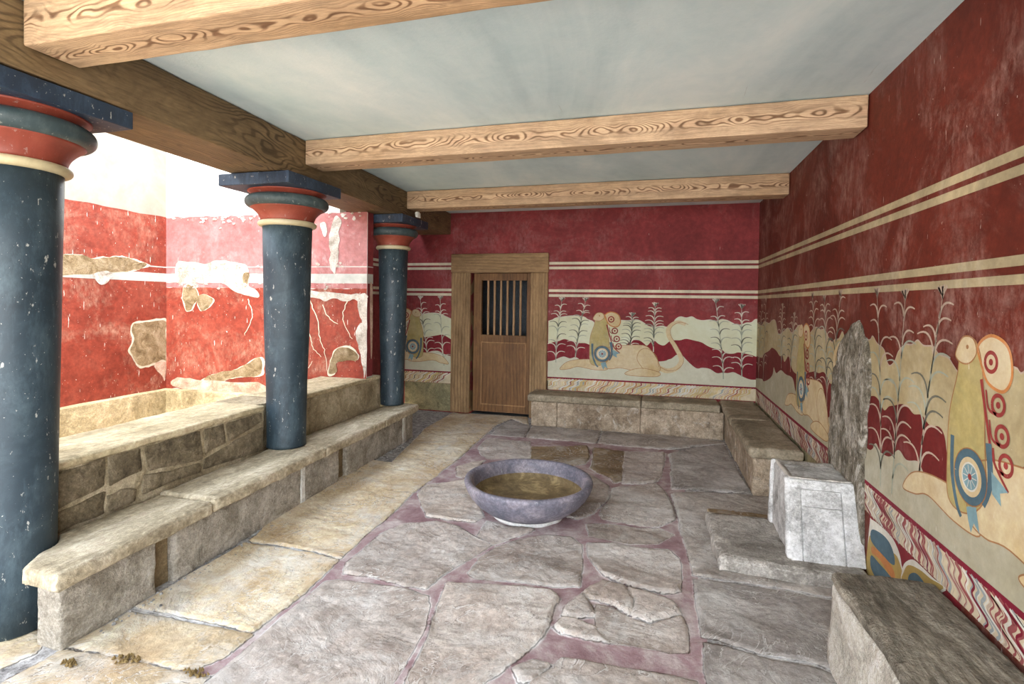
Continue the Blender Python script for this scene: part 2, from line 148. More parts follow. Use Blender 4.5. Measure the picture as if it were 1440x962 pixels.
def wood(name, axis, light, mid, dark, ring=46, wob=.05, stretch=.55, seed=0, grain=.8, rough=.6, centre=False):
    """sawn softwood: growth rings seen along the length axis"""
    n = N(name)
    s = [1, 1, 1]; s[axis] = .55 if centre else .30
    L = n.map(tuple(s), (0, 0, 0), (seed, seed * 1.7, seed * .6))
    wv = n.scalev(n.addv(n.noise(2.6, 3, .55, 0, L, True), (-.5, -.5, -.5)), wob * 6)
    flat = [1, 1, 1]; flat[axis] = 0
    q = n.addv(n.map(tuple(flat)), wv)
    sep = n.t.nodes.new('ShaderNodeSeparateXYZ'); n.link(q, sep.inputs[0])
    o = [i for i in range(3) if i != axis]
    A, B = sep.outputs[o[0]], sep.outputs[o[1]]
    d = n.math('SQRT', n.math('ADD', n.math('MULTIPLY', A, A), n.math('MULTIPLY', B, B)))
    w = n.math('SINE', n.math('MULTIPLY', d, ring * 6.28))
    w = n.math('ADD', n.math('MULTIPLY', w, .5), .5)
    line = n.ramp(w, [(.0, 0), (.55, .1), (.95, 1)])
    fib = [30, 30, 30]; fib[axis] = 1.2
    fb = n.noise(3, 6, .7, 0, n.map(tuple(fib)))
    broad = n.noise(1.6, 5, .6, 1, L)
    c = n.ramp(broad, [(.3, mid), (.5, light), (.7, sc(light, 1.12))])
    am = n.ramp(n.noise(2.1, 3, .5, 0, n.map(tuple(s), (0, 0, 0), (seed + 4, 1, 2))), [(.38, .15), (.6, 1)])
    if centre:
        sp_ = n.t.nodes.new('ShaderNodeSeparateXYZ'); n.link(n.P, sp_.inputs[0])
        mn = n.math('MINIMUM', n.math('ABSOLUTE', sp_.outputs[o[0]]), n.math('ABSOLUTE', sp_.outputs[o[1]]))
        am = n.ramp(n.math('MULTIPLY', mn, 10), [(.12, 1), (.42, .22)])
        c = n.mix(n.math('MULTIPLY', n.ramp(n.math('MULTIPLY', mn, 10), [(.08, 1), (.35, 0)]), .45), c, sc(light, 1.45))
    c = n.mix(n.math('MULTIPLY', n.math('MULTIPLY', line, grain), am), c, dark)
    c = n.mix(.5, c, n.ramp(fb, [(.3, .22), (.5, .5), (.7, .8)]), 'OVERLAY')
    g = n.ramp(n.noise(5, 8, .75, .3), [(.6, 0), (.72, 1)])
    c = n.mix(n.math('MULTIPLY', g, .35), c, sc(mid, .45))
    pt = n.ramp(n.noise(11, 8, .8, .4, n.map(tuple(.35 if i == axis else 1 for i in range(3)))), [(.36, .25), (.5, .5), (.64, .8)])
    c = n.mix(.45, c, pt, 'OVERLAY')
    h = n.math('ADD', n.math('MULTIPLY', fb, .5), n.math('MULTIPLY', line, -.4))
    return n.done(c, rough, n.bump(h, .35, .004), .35)

# ------------------------------------------------------------------ mesh helpers
def tag(o, label=None, cat=None, group=None, kind=None):
    if label: o['label'] = label
    if cat: o['category'] = cat
    if group: o['group'] = group
    if kind or (label and cat): o['kind'] = kind or 'thing'
    return o

def empty(name, loc, label, cat, group=None):
    o = bpy.data.objects.new(name, None); o.location = loc; o.empty_display_size = .1
    COL.objects.link(o); return tag(o, label, cat, group)

def obj(name, verts, faces, mats, parent=None, loc=None, smooth=False, midx=None):
    if parent is not None: loc = parent.matrix_world.translation if False else parent['_o'] if '_o' in parent else tuple(parent.location)
    elif loc is None: loc = (0, 0, 0)
    v = np.asarray(verts, float) - np.asarray(loc, float)
    me = bpy.data.meshes.new(name); me.from_pydata(v.tolist(), [], [tuple(int(i) for i in f) for f in faces])
    for m in (mats if isinstance(mats, (list, tuple)) else [mats]): me.materials.append(m)
    if midx is not None: me.polygons.foreach_set('material_index', midx)
    if smooth: me.polygons.foreach_set('use_smooth', [True] * len(me.polygons))
    me.update()
    o = bpy.data.objects.new(name, me); COL.objects.link(o)
    if parent is not None: o.parent = parent
    else: o.location = loc
    return o

def axis_lines(a, b, seg, bev):
    L = [a, a + bev * .3, a + bev, *list(np.linspace(a + bev, b - bev, max(2, int((b - a) / seg) + 1)))[1:-1], b - bev, b - bev * .3, b]
    return L

def rbox(x0, x1, y0, y1, z0, z1, seg=.05, amp=.004, bev=.01, fs=7., warp=None, seed=0., jag=0.):
    """stone/timber block with rounded, worn edges; returns verts, faces"""
    X, Y, Z = (axis_lines(a, b, seg, min(bev, (b - a) * .3)) for a, b in ((x0, x1), (y0, y1), (z0, z1)))
    idx = {}; V = []; F = []
    lo = (x0, y0, z0); hi = (x1, y1, z1)
    bx = [min(bev, (hi[i] - lo[i]) * .3) for i in range(3)]
    def vid(i, j, k):
        key = (i, j, k)
        if key in idx: return idx[key]
        p = Vector((X[i], Y[j], Z[k]))
        q = Vector([min(max(p[a], lo[a] + bx[a]), hi[a] - bx[a]) for a in range(3)])
        d = p - q
        if d.length > 1e-9:
            m = max(abs(d[a]) / bx[a] for a in range(3))
            dn = Vector([d[a] / bx[a] for a in range(3)]); dn.normalize()
            p = q + Vector([dn[a] * bx[a] * m for a in range(3)])
            w = noise.noise(Vector((p.x * fs + seed, p.y * fs, p.z * fs))) * amp + noise.noise(Vector((p.x * fs * 4, p.y * fs * 4 + seed, p.z * fs * 4))) * amp * .45
            ne = sum(1 for a in range(3) if abs(d[a]) > bx[a] * .25)
            if jag and ne > 1: w -= abs(noise.noise(Vector((p.x * 13, p.y * 13 + seed, p.z * 13)))) * jag
            p = p + dn * w
        if warp: p = Vector(warp(p))
        idx[key] = len(V); V.append(tuple(p)); return idx[key]
    nx, ny, nz = len(X) - 1, len(Y) - 1, len(Z) - 1
    for i in range(nx):
        for j in range(ny):
            F.append((vid(i, j, 0), vid(i, j + 1, 0), vid(i + 1, j + 1, 0), vid(i + 1, j, 0)))
            F.append((vid(i, j, nz), vid(i + 1, j, nz), vid(i + 1, j + 1, nz), vid(i, j + 1, nz)))
    for i in range(nx):
        for k in range(nz):
            F.append((vid(i, 0, k), vid(i + 1, 0, k), vid(i + 1, 0, k + 1), vid(i, 0, k + 1)))
            F.append((vid(i, ny, k), vid(i, ny, k + 1), vid(i + 1, ny, k + 1), vid(i + 1, ny, k)))
    for j in range(ny):
        for k in range(nz):
            F.append((vid(0, j, k), vid(0, j, k + 1), vid(0, j + 1, k + 1), vid(0, j + 1, k)))
            F.append((vid(nx, j, k), vid(nx, j + 1, k), vid(nx, j + 1, k + 1), vid(nx, j, k + 1)))
    return V, F

def join(*vf):
    V, F = [], []
    for v, f in vf:
        o = len(V); V += list(v); F += [tuple(i + o for i in q) for q in f]
    return V, F

def box(x0, x1, y0, y1, z0, z1, warp=None):
    V = [(x, y, z) for x in (x0, x1) for y in (y0, y1) for z in (z0, z1)]
    if warp: V = [warp(Vector(v)) for v in V]
    return V, [(0, 1, 3, 2), (4, 6, 7, 5), (0, 4, 5, 1), (2, 3, 7, 6), (0, 2, 6, 4), (1, 5, 7, 3)]

def lathe(prof, cx, cy, n=72, capb=True, capt=True):
    V = []; F = []
    for z, r in prof:
        for i in range(n):
            a = 2 * math.pi * i / n; V.append((cx + r * math.cos(a), cy + r * math.sin(a), z))
    for k in range(len(prof) - 1):
        for i in range(n):
            j = (i + 1) % n; F.append((k * n + i, k * n + j, (k + 1) * n + j, (k + 1) * n + i))
    if capb: F.append(tuple(range(n - 1, -1, -1)))
    if capt: F.append(tuple((len(prof) - 1) * n + i for i in range(n)))
    return V, F

def shear(p): return (p[0] + TH * p[1], p[1], p[2])

def spline(p, k=6, closed=False):
    """Catmull-Rom through points"""
    n = len(p); o = []
    rng = range(n) if closed else range(n - 1)
    for i in rng:
        P = [p[(i + d) % n] if closed else p[min(max(i + d, 0), n - 1)] for d in (-1, 0, 1, 2)]
        for s in range(k):
            t = s / k
            o.append(tuple(.5 * (2 * P[1][a] + (P[2][a] - P[0][a]) * t + (2 * P[0][a] - 5 * P[1][a] + 4 * P[2][a] - P[3][a]) * t * t + (3 * P[1][a] - P[0][a] - 3 * P[2][a] + P[3][a]) * t ** 3) for a in (0, 1)))
    if not closed: o.append(tuple(p[-1]))
    return o

class Paint:
    """layers of paint on a wall; plane(u, v, d) gives the point d in front of the wall"""
    def __init__(s, plane): s.plane = plane; s.V = []; s.F = []; s.M = []; s.mats = []; s.layer = 0
    def mi(s, m):
        if m not in s.mats: s.mats.append(m)
        return s.mats.index(m)
    def poly(s, pts, m, d):
        o = len(s.V); s.V += [s.plane(u, v, d) for u, v in pts]
        for t in tessellate_polygon([[Vector((u, v, 0)) for u, v in pts]]):
            s.F.append(tuple(o + i for i in t)); s.M.append(s.mi(m))
    def strip(s, a, b, m, d):
        """band between two curves given at the same stations"""
        o = len(s.V); n = len(a)
        s.V += [s.plane(u, v, d) for u, v in a] + [s.plane(u, v, d) for u, v in b]
        for i in range(n - 1):
            s.F.append((o + i, o + i + 1, o + n + i + 1, o + n + i)); s.M.append(s.mi(m))
    def stroke(s, pts, w0, w1, m, d):
        n = len(pts); L = []; R_ = []
        for i, p in enumerate(pts):
            a = pts[max(i - 1, 0)]; b = pts[min(i + 1, n - 1)]
            dx, dy = b[0] - a[0], b[1] - a[1]; l = math.hypot(dx, dy) or 1
            w = (w0 + (w1 - w0) * i / (n - 1)) / 2
            L.append((p[0] - dy / l * w, p[1] + dx / l * w)); R_.append((p[0] + dy / l * w, p[1] - dx / l * w))
        s.strip(L, R_, m, d)
    def ring(s, c, r, w, m, d, k=1., n=28):
        s.stroke([(c[0] + r * k * math.cos(t * 2 * math.pi / n), c[1] + r * math.sin(t * 2 * math.pi / n)) for t in range(n + 1)], w, w, m, d)
    def disc(s, c, r, m, d, k=1., n=28):
        s.poly([(c[0] + r * k * math.cos(t * 2 * math.pi / n), c[1] + r * math.sin(t * 2 * math.pi / n)) for t in range(n)], m, d)
    def build(s, name, parent): return obj(name, s.V, s.F, s.mats, parent, midx=s.M)

# ------------------------------------------------------------------ materials
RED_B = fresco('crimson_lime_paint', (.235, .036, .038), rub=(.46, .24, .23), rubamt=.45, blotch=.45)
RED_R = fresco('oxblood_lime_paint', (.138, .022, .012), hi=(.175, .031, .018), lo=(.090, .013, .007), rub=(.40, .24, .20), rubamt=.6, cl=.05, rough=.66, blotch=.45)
RED_A = fresco('vermilion_weathered_paint', (.27, .045, .024), hi=(.33, .075, .045), lo=(.19, .028, .014), rub=(.50, .28, .19), rubamt=.8, flakes=.95, blotch=.6, fl=.014)
RED_C = fresco('pale_pink_paint', (.40, .15, .14), hi=(.48, .24, .23), lo=(.32, .10, .09), rub=(.60, .45, .42), rubamt=.8, flakes=.6, blotch=.4)  # paler pink for the upper part of the court back wall
RED_D = fresco('bright_red_band_paint', (.20, .012, .020), rub=(.5, .2, .2), rubamt=.2)
RED_D2 = fresco('dark_red_band_paint', (.135, .013, .012), rub=(.5, .2, .2), rubamt=.2)
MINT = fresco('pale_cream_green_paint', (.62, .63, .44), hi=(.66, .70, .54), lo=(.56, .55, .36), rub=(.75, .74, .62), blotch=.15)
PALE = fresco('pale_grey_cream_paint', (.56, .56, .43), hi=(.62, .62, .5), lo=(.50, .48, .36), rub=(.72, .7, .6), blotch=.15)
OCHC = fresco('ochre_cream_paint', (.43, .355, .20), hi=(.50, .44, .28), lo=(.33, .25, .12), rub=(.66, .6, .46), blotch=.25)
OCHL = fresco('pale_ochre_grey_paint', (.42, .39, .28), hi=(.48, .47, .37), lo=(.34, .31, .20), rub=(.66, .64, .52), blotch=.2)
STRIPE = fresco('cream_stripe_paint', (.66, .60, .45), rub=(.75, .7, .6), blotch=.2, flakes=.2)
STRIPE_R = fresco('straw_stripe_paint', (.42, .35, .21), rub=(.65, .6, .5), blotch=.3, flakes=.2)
GREYG = fresco('grey_green_leaf_paint', (.34, .37, .29), rub=(.5, .5, .4), blotch=.2)
DARKL = fresco('dark_leaf_paint', (.13, .13, .10), rub=(.4, .4, .3), blotch=.2)
LEAF = fresco('pale_leaf_paint', (.62, .58, .48), rub=(.7, .6, .55), blotch=.2)
LEAFR = fresco('dusty_pink_leaf_paint', (.46, .36, .28), rub=(.6, .5, .4), blotch=.2)
MAROON = fresco('maroon_line_paint', (.20, .010, .028), rub=(.5, .3, .3), rubamt=.15)
BODY = fresco('warm_cream_paint', (.60, .49, .29), hi=(.66, .58, .40), lo=(.52, .37, .17), rub=(.7, .62, .48))
OUTL = fresco('brown_outline_paint', (.34, .17, .07), blotch=.2)
NECK = fresco('olive_ochre_paint', (.44, .36, .14), hi=(.5, .42, .2), lo=(.32, .31, .15), rub=(.6, .55, .4))
BLUE = fresco('slate_blue_paint', (.075, .135, .17), rub=(.4, .45, .45), rubamt=.2)
SKYB = fresco('faded_blue_paint', (.20, .33, .36), rub=(.5, .55, .52), rubamt=.2)
ORNG = fresco('orange_ochre_paint', (.50, .20, .06), rub=(.6, .5, .4))
CURL = fresco('curl_red_paint', (.27, .04, .035), rub=(.5, .3, .3), rubamt=.15)
W_PINK = fresco('wave_rose_paint', (.31, .085, .085), rub=(.6, .5, .4), rubamt=.3)
W_ORNG = fresco('wave_orange_paint', (.52, .24, .10), rub=(.6, .5, .4), rubamt=.3)
W_GREY = fresco('wave_grey_paint', (.32, .36, .36), rub=(.6, .6, .5), rubamt=.3)
W_YEL = fresco('wave_straw_paint', (.58, .45, .20), rub=(.6, .6, .5), rubamt=.3)
W_BASE = fresco('wave_ground_paint', (.62, .54, .38), rub=(.7, .7, .6), rubamt=.3)
W_WHT = fresco('offwhite_paint', (.66, .64, .56), rub=(.8, .8, .75))
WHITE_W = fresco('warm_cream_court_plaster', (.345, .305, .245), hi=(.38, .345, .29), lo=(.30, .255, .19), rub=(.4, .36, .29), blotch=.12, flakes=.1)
WHITE = fresco('white_court_plaster', (.70, .67, .60), hi=(.76, .74, .70), lo=(.62, .56, .46), rub=(.8, .74, .64), blotch=.12, flakes=.1)  # even white plaster of the pier and court back wall
BANDG = fresco('pale_grey_band_paint', (.46, .46, .41), rub=(.8, .8, .75), blotch=.15)
PATCHW = stone('bare_white_plaster', (.42, .36, .28), (.56, .50, .42), (.66, .62, .56), 7, .3, bump=.7, dark=.15, wear=0)
PATCHO = stone('crumbling_ochre_render', (.30, .19, .08), (.50, .36, .19), (.64, .51, .32), 9, .9, bump=1., dist=.04, dark=.4, wear=0)
PATCHP = stone('pinkish_bare_render', (.42, .25, .17), (.55, .38, .27), (.66, .52, .40), 7, .4, bump=.6, dark=.2)

WOOD_X = wood('pale_pine_beam', 0, (.52, .365, .235), (.44, .29, .17), (.17, .09, .045), ring=190, wob=.020, seed=1, grain=.95, centre=True)
WOOD_X2 = wood('honey_pine_beam', 0, (.50, .345, .215), (.40, .26, .145), (.16, .08, .04), ring=190, wob=.020, seed=6.3, grain=.95, centre=True)
WOOD_Y = wood('brown_architrave_timber', 1, (.185, .125, .062), (.125, .082, .04), (.045, .028, .014), ring=110, wob=.035, seed=3)
WOOD_D = wood('door_timber', 2, (.185, .092, .034), (.125, .06, .022), (.05, .02, .009), ring=22, wob=.02, seed=5, grain=.5)
WOOD_F = wood('weathered_doorframe_timber', 2, (.315, .205, .105), (.20, .12, .055), (.09, .05, .025), ring=24, wob=.02, seed=9, grain=.5, rough=.85)

def column_paint(name, col, hi, amt=1.):
    n = N(name)
    a = n.noise(3, 8, .7, .5)
    c = n.ramp(a, [(.3, sc(col, .7)), (.5, col), (.72, hi)])
    s = n.ramp(n.noise(7, 9, .8, .3, n.map((1, 1, .3))), [(.50, 0), (.68, 1)])
    c = n.mix(n.math('MULTIPLY', s, .45 * amt), c, sc(hi, 1.8))
    f = n.ramp(n.noise(34, 5, .65, 0, n.map((1, 1, .45))), [(.64, 0), (.67, 1)])
    c = n.mix(n.math('MULTIPLY', f, .75 * amt), c, (.52, .52, .47))
    g = n.ramp(n.noise(90, 2, .5), [(.72, 0), (.76, 1)])
    c = n.mix(n.math('MULTIPLY', g, .6 * amt), c, (.55, .55, .5))
    return n.done(c, n.ramp(a, [(.3, .38), (.7, .6)]), n.bump(n.math('ADD', a, n.math('MULTIPLY', n.noise(40, 4, .6), .25)), .25, .01), .4)
COLM = column_paint('blue_black_column_paint', (.026, .044, .058), (.065, .095, .11))
CAPB = column_paint('blue_capital_paint', (.020, .036, .062), (.045, .075, .12), 1.)
CAPT = column_paint('blue_grey_cushion_paint', (.04, .062, .068), (.10, .13, .13), .4)
CAPR = column_paint('brick_red_capital_paint', (.25, .050, .030), (.33, .09, .055), .3)
CAPC = column_paint('cream_ring_paint', (.54, .46, .28), (.62, .55, .38), .1)

CEILM = None
n = N('blue_grey_ceiling_plaster')
a = n.noise(1.1, 7, .6, .6, n.map((1, .35, 1), (0, 0, .3)))
c = n.ramp(a, [(.32, (.46, .58, .62)), (.5, (.60, .72, .75)), (.68, (.78, .85, .85))])
c = n.mix(.3, c, n.ramp(n.noise(5, 9, .75, .4), [(.3, .3), (.6, .6)]), 'OVERLAY')
cr = n.ramp(n.noise(2.2, 5, .6, 0, n.map((9, .5, 1), (0, 0, .35))), [(.70, 0), (.715, 1)])
c = n.mix(n.math('MULTIPLY', cr, .35), c, (.3, .33, .33))
CEILM = n.done(c, .9, n.bump(n.math('ADD', n.noise(60, 4, .6), a), .25, .004))

BENCH_TOP = stone('olive_grey_bench_top', (.20, .165, .11), (.32, .27, .19), (.42, .36, .27), 3, .2, (1, 1, 1), .6, .01, dark=.3)
BENCH_TAN = stone('tan_gypsum_slab', (.33, .265, .17), (.47, .395, .27), (.60, .53, .40), 3.2, .3, (2.2, .7, 1), .7, .012, dark=.3)
BENCH_ROUGH = stone('pitted_limestone_block', (.30, .25, .18), (.46, .41, .33), (.60, .55, .47), 5, .8, bump=1., dist=.025, white=.25, dark=.35, mott=.3)
BENCH_FACE = stone('pale_brown_bench_block', (.27, .20, .135), (.42, .33, .235), (.55, .46, .35), 3.2, .5, bump=.9, dist=.016, white=.5, dark=.75, mott=.3)
RECESS = stone('dark_brown_infill', (.14, .10, .05), (.21, .15, .08), (.28, .21, .12), 5, .4, bump=.5)  # dark brown stone of the set-back infill blocks
MORTAR = stone('white_lime_mortar', (.55, .53, .47), (.68, .66, .6), (.78, .76, .71), 9, .2, bump=.5, dark=.05)
PAR_TOP = stone('yellow_cream_parapet_cap', (.36, .28, .15), (.50, .41, .25), (.60, .51, .34), 3, .2, (1.6, .6, 1), .5, .01, dark=.12)  # even yellow-cream stone of the parapet top
PAR_FACE = stone('mossy_parapet_mortar', (.24, .185, .10), (.40, .325, .205), (.54, .46, .32), 4, .3, bump=.7, dist=.015, dark=.4)
PAR_STONE = stone('dark_stained_parapet_stone', (.11, .085, .05), (.21, .165, .10), (.32, .26, .175), 4.5, .3, bump=.8, dist=.015, dark=.6, mott=.35)
THR = stone('whitened_gypsum', (.36, .35, .33), (.58, .58, .565), (.74, .74, .73), 4, .45, bump=.7, dist=.010, white=.45, dark=.4, mott=.3)
THR_TOP = stone('grey_worn_gypsum', (.22, .20, .17), (.38, .35, .31), (.52, .49, .44), 4, .3, (1, 1, 1), .8, .015, white=.3, dark=.35, wear=1.)
BACKR = stone('lichened_gypsum_backrest', (.17, .14, .09), (.42, .37, .28), (.74, .70, .62), 6, .7, (1, 1, .5), 1., .04, white=.5, dark=.6, mott=.75, wear=.7)
LEDGE = stone('yellow_brown_plinth_stone', (.32, .24, .12), (.48, .38, .22), (.60, .50, .32), 3.5, .4, bump=.7, dark=.4)
DADO = stone('greenish_dado_stone', (.13, .13, .08), (.26, .24, .14), (.40, .34, .19), 3, .3, bump=.5, dark=.45)

n = N('blue_purple_basin_stone')
a = n.noise(5, 8, .7, .5)
c = n.ramp(a, [(.34, (.10, .105, .135)), (.5, (.17, .16, .195)), (.64, (.30, .27, .30))])
c = n.mix(.6, c, n.ramp(n.noise(55, 5, .75), [(.3, .2), (.5, .5), (.7, .9)]), 'OVERLAY')
f = n.ramp(n.noise(13, 7, .75), [(.6, 0), (.68, 1)])
c = n.mix(n.math('MULTIPLY', f, .5), c, (.50, .49, .50))
BASIN = n.done(c, .55, n.bump(n.noise(70, 4, .7), .35, .004), .4)
n = N('brown_dusty_basin_bottom')
a = n.noise(6, 9, .75, .4)
c = n.ramp(a, [(.35, (.10, .07, .035)), (.52, (.20, .145, .07)), (.64, (.42, .32, .16))])
BASIN_IN = n.done(c, .7, n.bump(n.noise(60, 4, .7), .4, .004))
MOSS = stone('dry_brown_moss', (.12, .07, .02), (.24, .15, .05), (.36, .25, .10), 20, .5, bump=1., dist=.02)
DARK = N('unlit_black').done((.012, .012, .012), .95)

# ------------------------------------------------------------------ floor
n = N('flagstone_floor')
ed = n.attr('edge'); kind = n.attr('zone'); tint = n.attr('tint'); wet_shade = n.attr('tone')
wob = n.math('MULTIPLY', n.math('SUBTRACT', n.noise(26, 7, .75), .5), .026)
e = n.math('ADD', n.math('ADD', ed, wob), .003)
st = n.ramp(n.math('ADD', n.math('MULTIPLY', e, 40), .5), [(.42, 0), (.58, 1)])      # 1 on a stone
a = n.noise(2.4, 9, .66, .5, n.map((1, 1.15, 1), (0, 0, .5)))
b = n.noise(24, 7, .74, .3)
purp = n.ramp(a, [(.3, (.26, .21, .18)), (.45, (.42, .36, .315)), (.6, (.55, .50, .455)), (.72, (.68, .66, .63))])
grey = n.ramp(a, [(.3, (.20, .18, .165)), (.48, (.34, .31, .285)), (.62, (.46, .43, .40)), (.75, (.58, .56, .54))])
crm = n.ramp(a, [(.3, (.36, .26, .15)), (.45, (.54, .43, .28)), (.6, (.66, .58, .44)), (.72, (.76, .74, .68))])
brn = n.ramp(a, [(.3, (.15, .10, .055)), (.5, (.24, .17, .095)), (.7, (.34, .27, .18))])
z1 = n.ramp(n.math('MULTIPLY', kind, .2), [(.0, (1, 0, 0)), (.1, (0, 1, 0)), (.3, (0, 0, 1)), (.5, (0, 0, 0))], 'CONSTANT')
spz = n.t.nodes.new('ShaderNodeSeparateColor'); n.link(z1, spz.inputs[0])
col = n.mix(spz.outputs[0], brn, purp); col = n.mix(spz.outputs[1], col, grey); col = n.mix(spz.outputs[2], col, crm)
col = n.mix(1., col, n.ramp(tint, [(0, (.80, .78, .76)), (.5, (1, 1, 1)), (1, (1.12, 1.08, 1.02))]), 'MULTIPLY')
col = n.mix(.6, col, n.ramp(b, [(.3, .25), (.5, .52), (.68, .85)]), 'OVERLAY')
orangey = n.ramp(n.noise(1.9, 6, .6, .5, n.map((1, 1, 1), (0, 0, 0), (2, 9, 1))), [(.5, 0), (.66, 1)])
col = n.mix(n.math('MULTIPLY', n.math('MULTIPLY', orangey, spz.outputs[2]), .5), col, (.50, .33, .17))
whit = n.ramp(n.noise(2.6, 9, .75, .6, n.map((1, 1, 1), (0, 0, 0), (7, 1, 3))), [(.50, 0), (.64, 1)])
col = n.mix(n.math('MULTIPLY', whit, .55), col, (.66, .65, .62))
crk = n.ramp(n.vor(3.1, 'DISTANCE_TO_EDGE', n.addv(n.map((1, 1.8, 1), (0, 0, .4)), n.scalev(n.noise(6, 5, .7, 0, None, True), .35))), [(.0, 1), (.012, 0)])
crm_ = n.ramp(n.noise(2.3, 3, .5, 0, n.map((1, 1, 1), (0, 0, 0), (1, 4, 8))), [(.5, 0), (.6, 1)])
crk = n.math('MULTIPLY', crk, crm_)
col = n.mix(n.math('MULTIPLY', crk, .7), col, (.10, .085, .07))
inner = n.math('GREATER_THAN', n.attr('room'), .5)
mor = n.ramp(n.noise(5, 7, .7, .3), [(.3, (.22, .12, .135)), (.46, (.34, .225, .235)), (.56, (.45, .36, .35)), (.7, (.66, .60, .58))])
grv = n.ramp(n.noise(22, 8, .85), [(.36, (.10, .095, .095)), (.5, (.34, .33, .32)), (.62, (.62, .61, .60))])
mor = n.mix(inner, grv, mor)
col = n.mix(st, mor, col)
rim = n.ramp(n.math('ADD', n.math('MULTIPLY', e, 40), .5), [(.1, 0), (.40, 1), (.52, 1), (.8, 0)])
rimn = n.ramp(n.noise(4, 5, .7, 0, n.map((1, 1, 1), (0, 0, 0), (4, 4, 4))), [(.44, 0), (.54, 1)])
col = n.mix(n.math('MULTIPLY', n.math('MULTIPLY', rim, rimn), .85), col, (.76, .74, .71))
rimd = n.ramp(n.math('ADD', n.math('MULTIPLY', e, 40), .5), [(.25, 0), (.36, 1), (.42, 1), (.52, 0)])
rn2 = n.ramp(n.noise(4, 5, .7, 0, n.map((1, 1, 1), (0, 0, 0), (4, 4, 4))), [(.40, 1), (.48, 0)])
col = n.mix(n.math('MULTIPLY', n.math('MULTIPLY', rimd, rn2), .8), col, (.10, .07, .04))
h = n.math('ADD', n.math('MULTIPLY', b, .28), n.math('MULTIPLY', n.noise(90, 4, .65), .12))
tr = n.noise(2.1, 6, .55, .7, n.map((1, 1.25, 1), (0, 0, .3)))
tr2 = n.math('MULTIPLY', n.math('SNAP', tr, .05), 5.)
h = n.math('ADD', h, n.math('MULTIPLY', n.math('ADD', tr2, n.math('MULTIPLY', tr, 1.5)), n.math('MULTIPLY', st, 1.)))
fr_ = n.math('MULTIPLY', n.math('FRACT', n.math('MULTIPLY', tr, 20)), 1)
amt = n.math('MULTIPLY', st, n.ramp(n.noise(3, 4, .6, 0, n.map((1, 1, 1), (0, 0, 0), (3, 1, 9))), [(.44, 0), (.58, .6)]))
col = n.mix(n.math('MULTIPLY', n.ramp(fr_, [(.0, 1), (.10, 1), (.2, 0)]), amt), col, (.70, .68, .64))
col = n.mix(n.math('MULTIPLY', n.ramp(fr_, [(.88, 0), (.94, 1)]), amt), col, (.13, .10, .08))
FLOORM = n.done(col, n.ramp(b, [(.3, .62), (.7, .85)]), n.bump(h, 1., .022), .35)

xs = np.concatenate([np.arange(-3.3, -2.7, .03), np.arange(-2.7, 1.14, .0105)])
ys = np.concatenate([np.arange(-8.0, -5.5, .06), np.arange(-5.5, -3.0, .0105), np.arange(-3.0, .02, .014)])
GX, GY = np.meshgrid(xs, ys)
px, py = GX.ravel(), GY.ravel()
rg = np.random.RandomState(3)
def fbm(x, y, octs=5, seed=0, gain=.5):
    r = np.random.RandomState(seed); tot = np.zeros_like(x); a = 1.; f = 1.; T = r.rand(64, 64)
    for o in range(octs):
        u, v = x * f + o * 13.7, y * f + o * 7.3
        iu, iv = np.floor(u).astype(int), np.floor(v).astype(int); fu, fv = u - iu, v - iv
        fu = fu * fu * (3 - 2 * fu); fv = fv * fv * (3 - 2 * fv)
        g = lambda i, j: T[(iu + i) % 64, (iv + j) % 64]
        tot += a * ((g(0, 0) * (1 - fu) + g(1, 0) * fu) * (1 - fv) + (g(0, 1) * (1 - fu) + g(1, 1) * fu) * fv - .5); a *= gain; f *= 2.03
    return tot
STONES[:] = [(k, [((-2.43 if (k == 'c' and x < -2.2 and y < -3.9) else x), y) for x, y in p]) for k, p in STONES]
# extra slabs that continue the paving toward the front opening
EXTRA = [('g', [(-2.2, -5.6), (-1.2, -5.62), (-1.22, -6.5), (-2.25, -6.5)]), ('g', [(-1.17, -5.62), (-.1, -5.6), (-.1, -6.5), (-1.19, -6.5)]), ('g', [(-.06, -5.6), (.74, -5.6), (.74, -6.5), (-.06, -6.5)]),
         ('g', [(-2.25, -6.54), (-.8, -6.54), (-.8, -7.9), (-2.25, -7.9)]), ('g', [(-.76, -6.54), (.74, -6.54), (.74, -7.9), (-.76, -7.9)]), ('l', [(-3.2, -5.2), (-2.6, -5.2), (-2.47, -5.34), (-2.3, -5.62), (-2.3, -6.9), (-3.2, -6.9)])]
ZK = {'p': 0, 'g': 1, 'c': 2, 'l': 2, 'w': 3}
best = np.full(px.shape, -9.); zone = np.zeros(px.shape); tintv = np.full(px.shape, .5)
wx = px + .014 * fbm(px * 6, py * 6, 4, 11); wy = py + .014 * fbm(px * 6 + 40, py * 6, 4, 12)
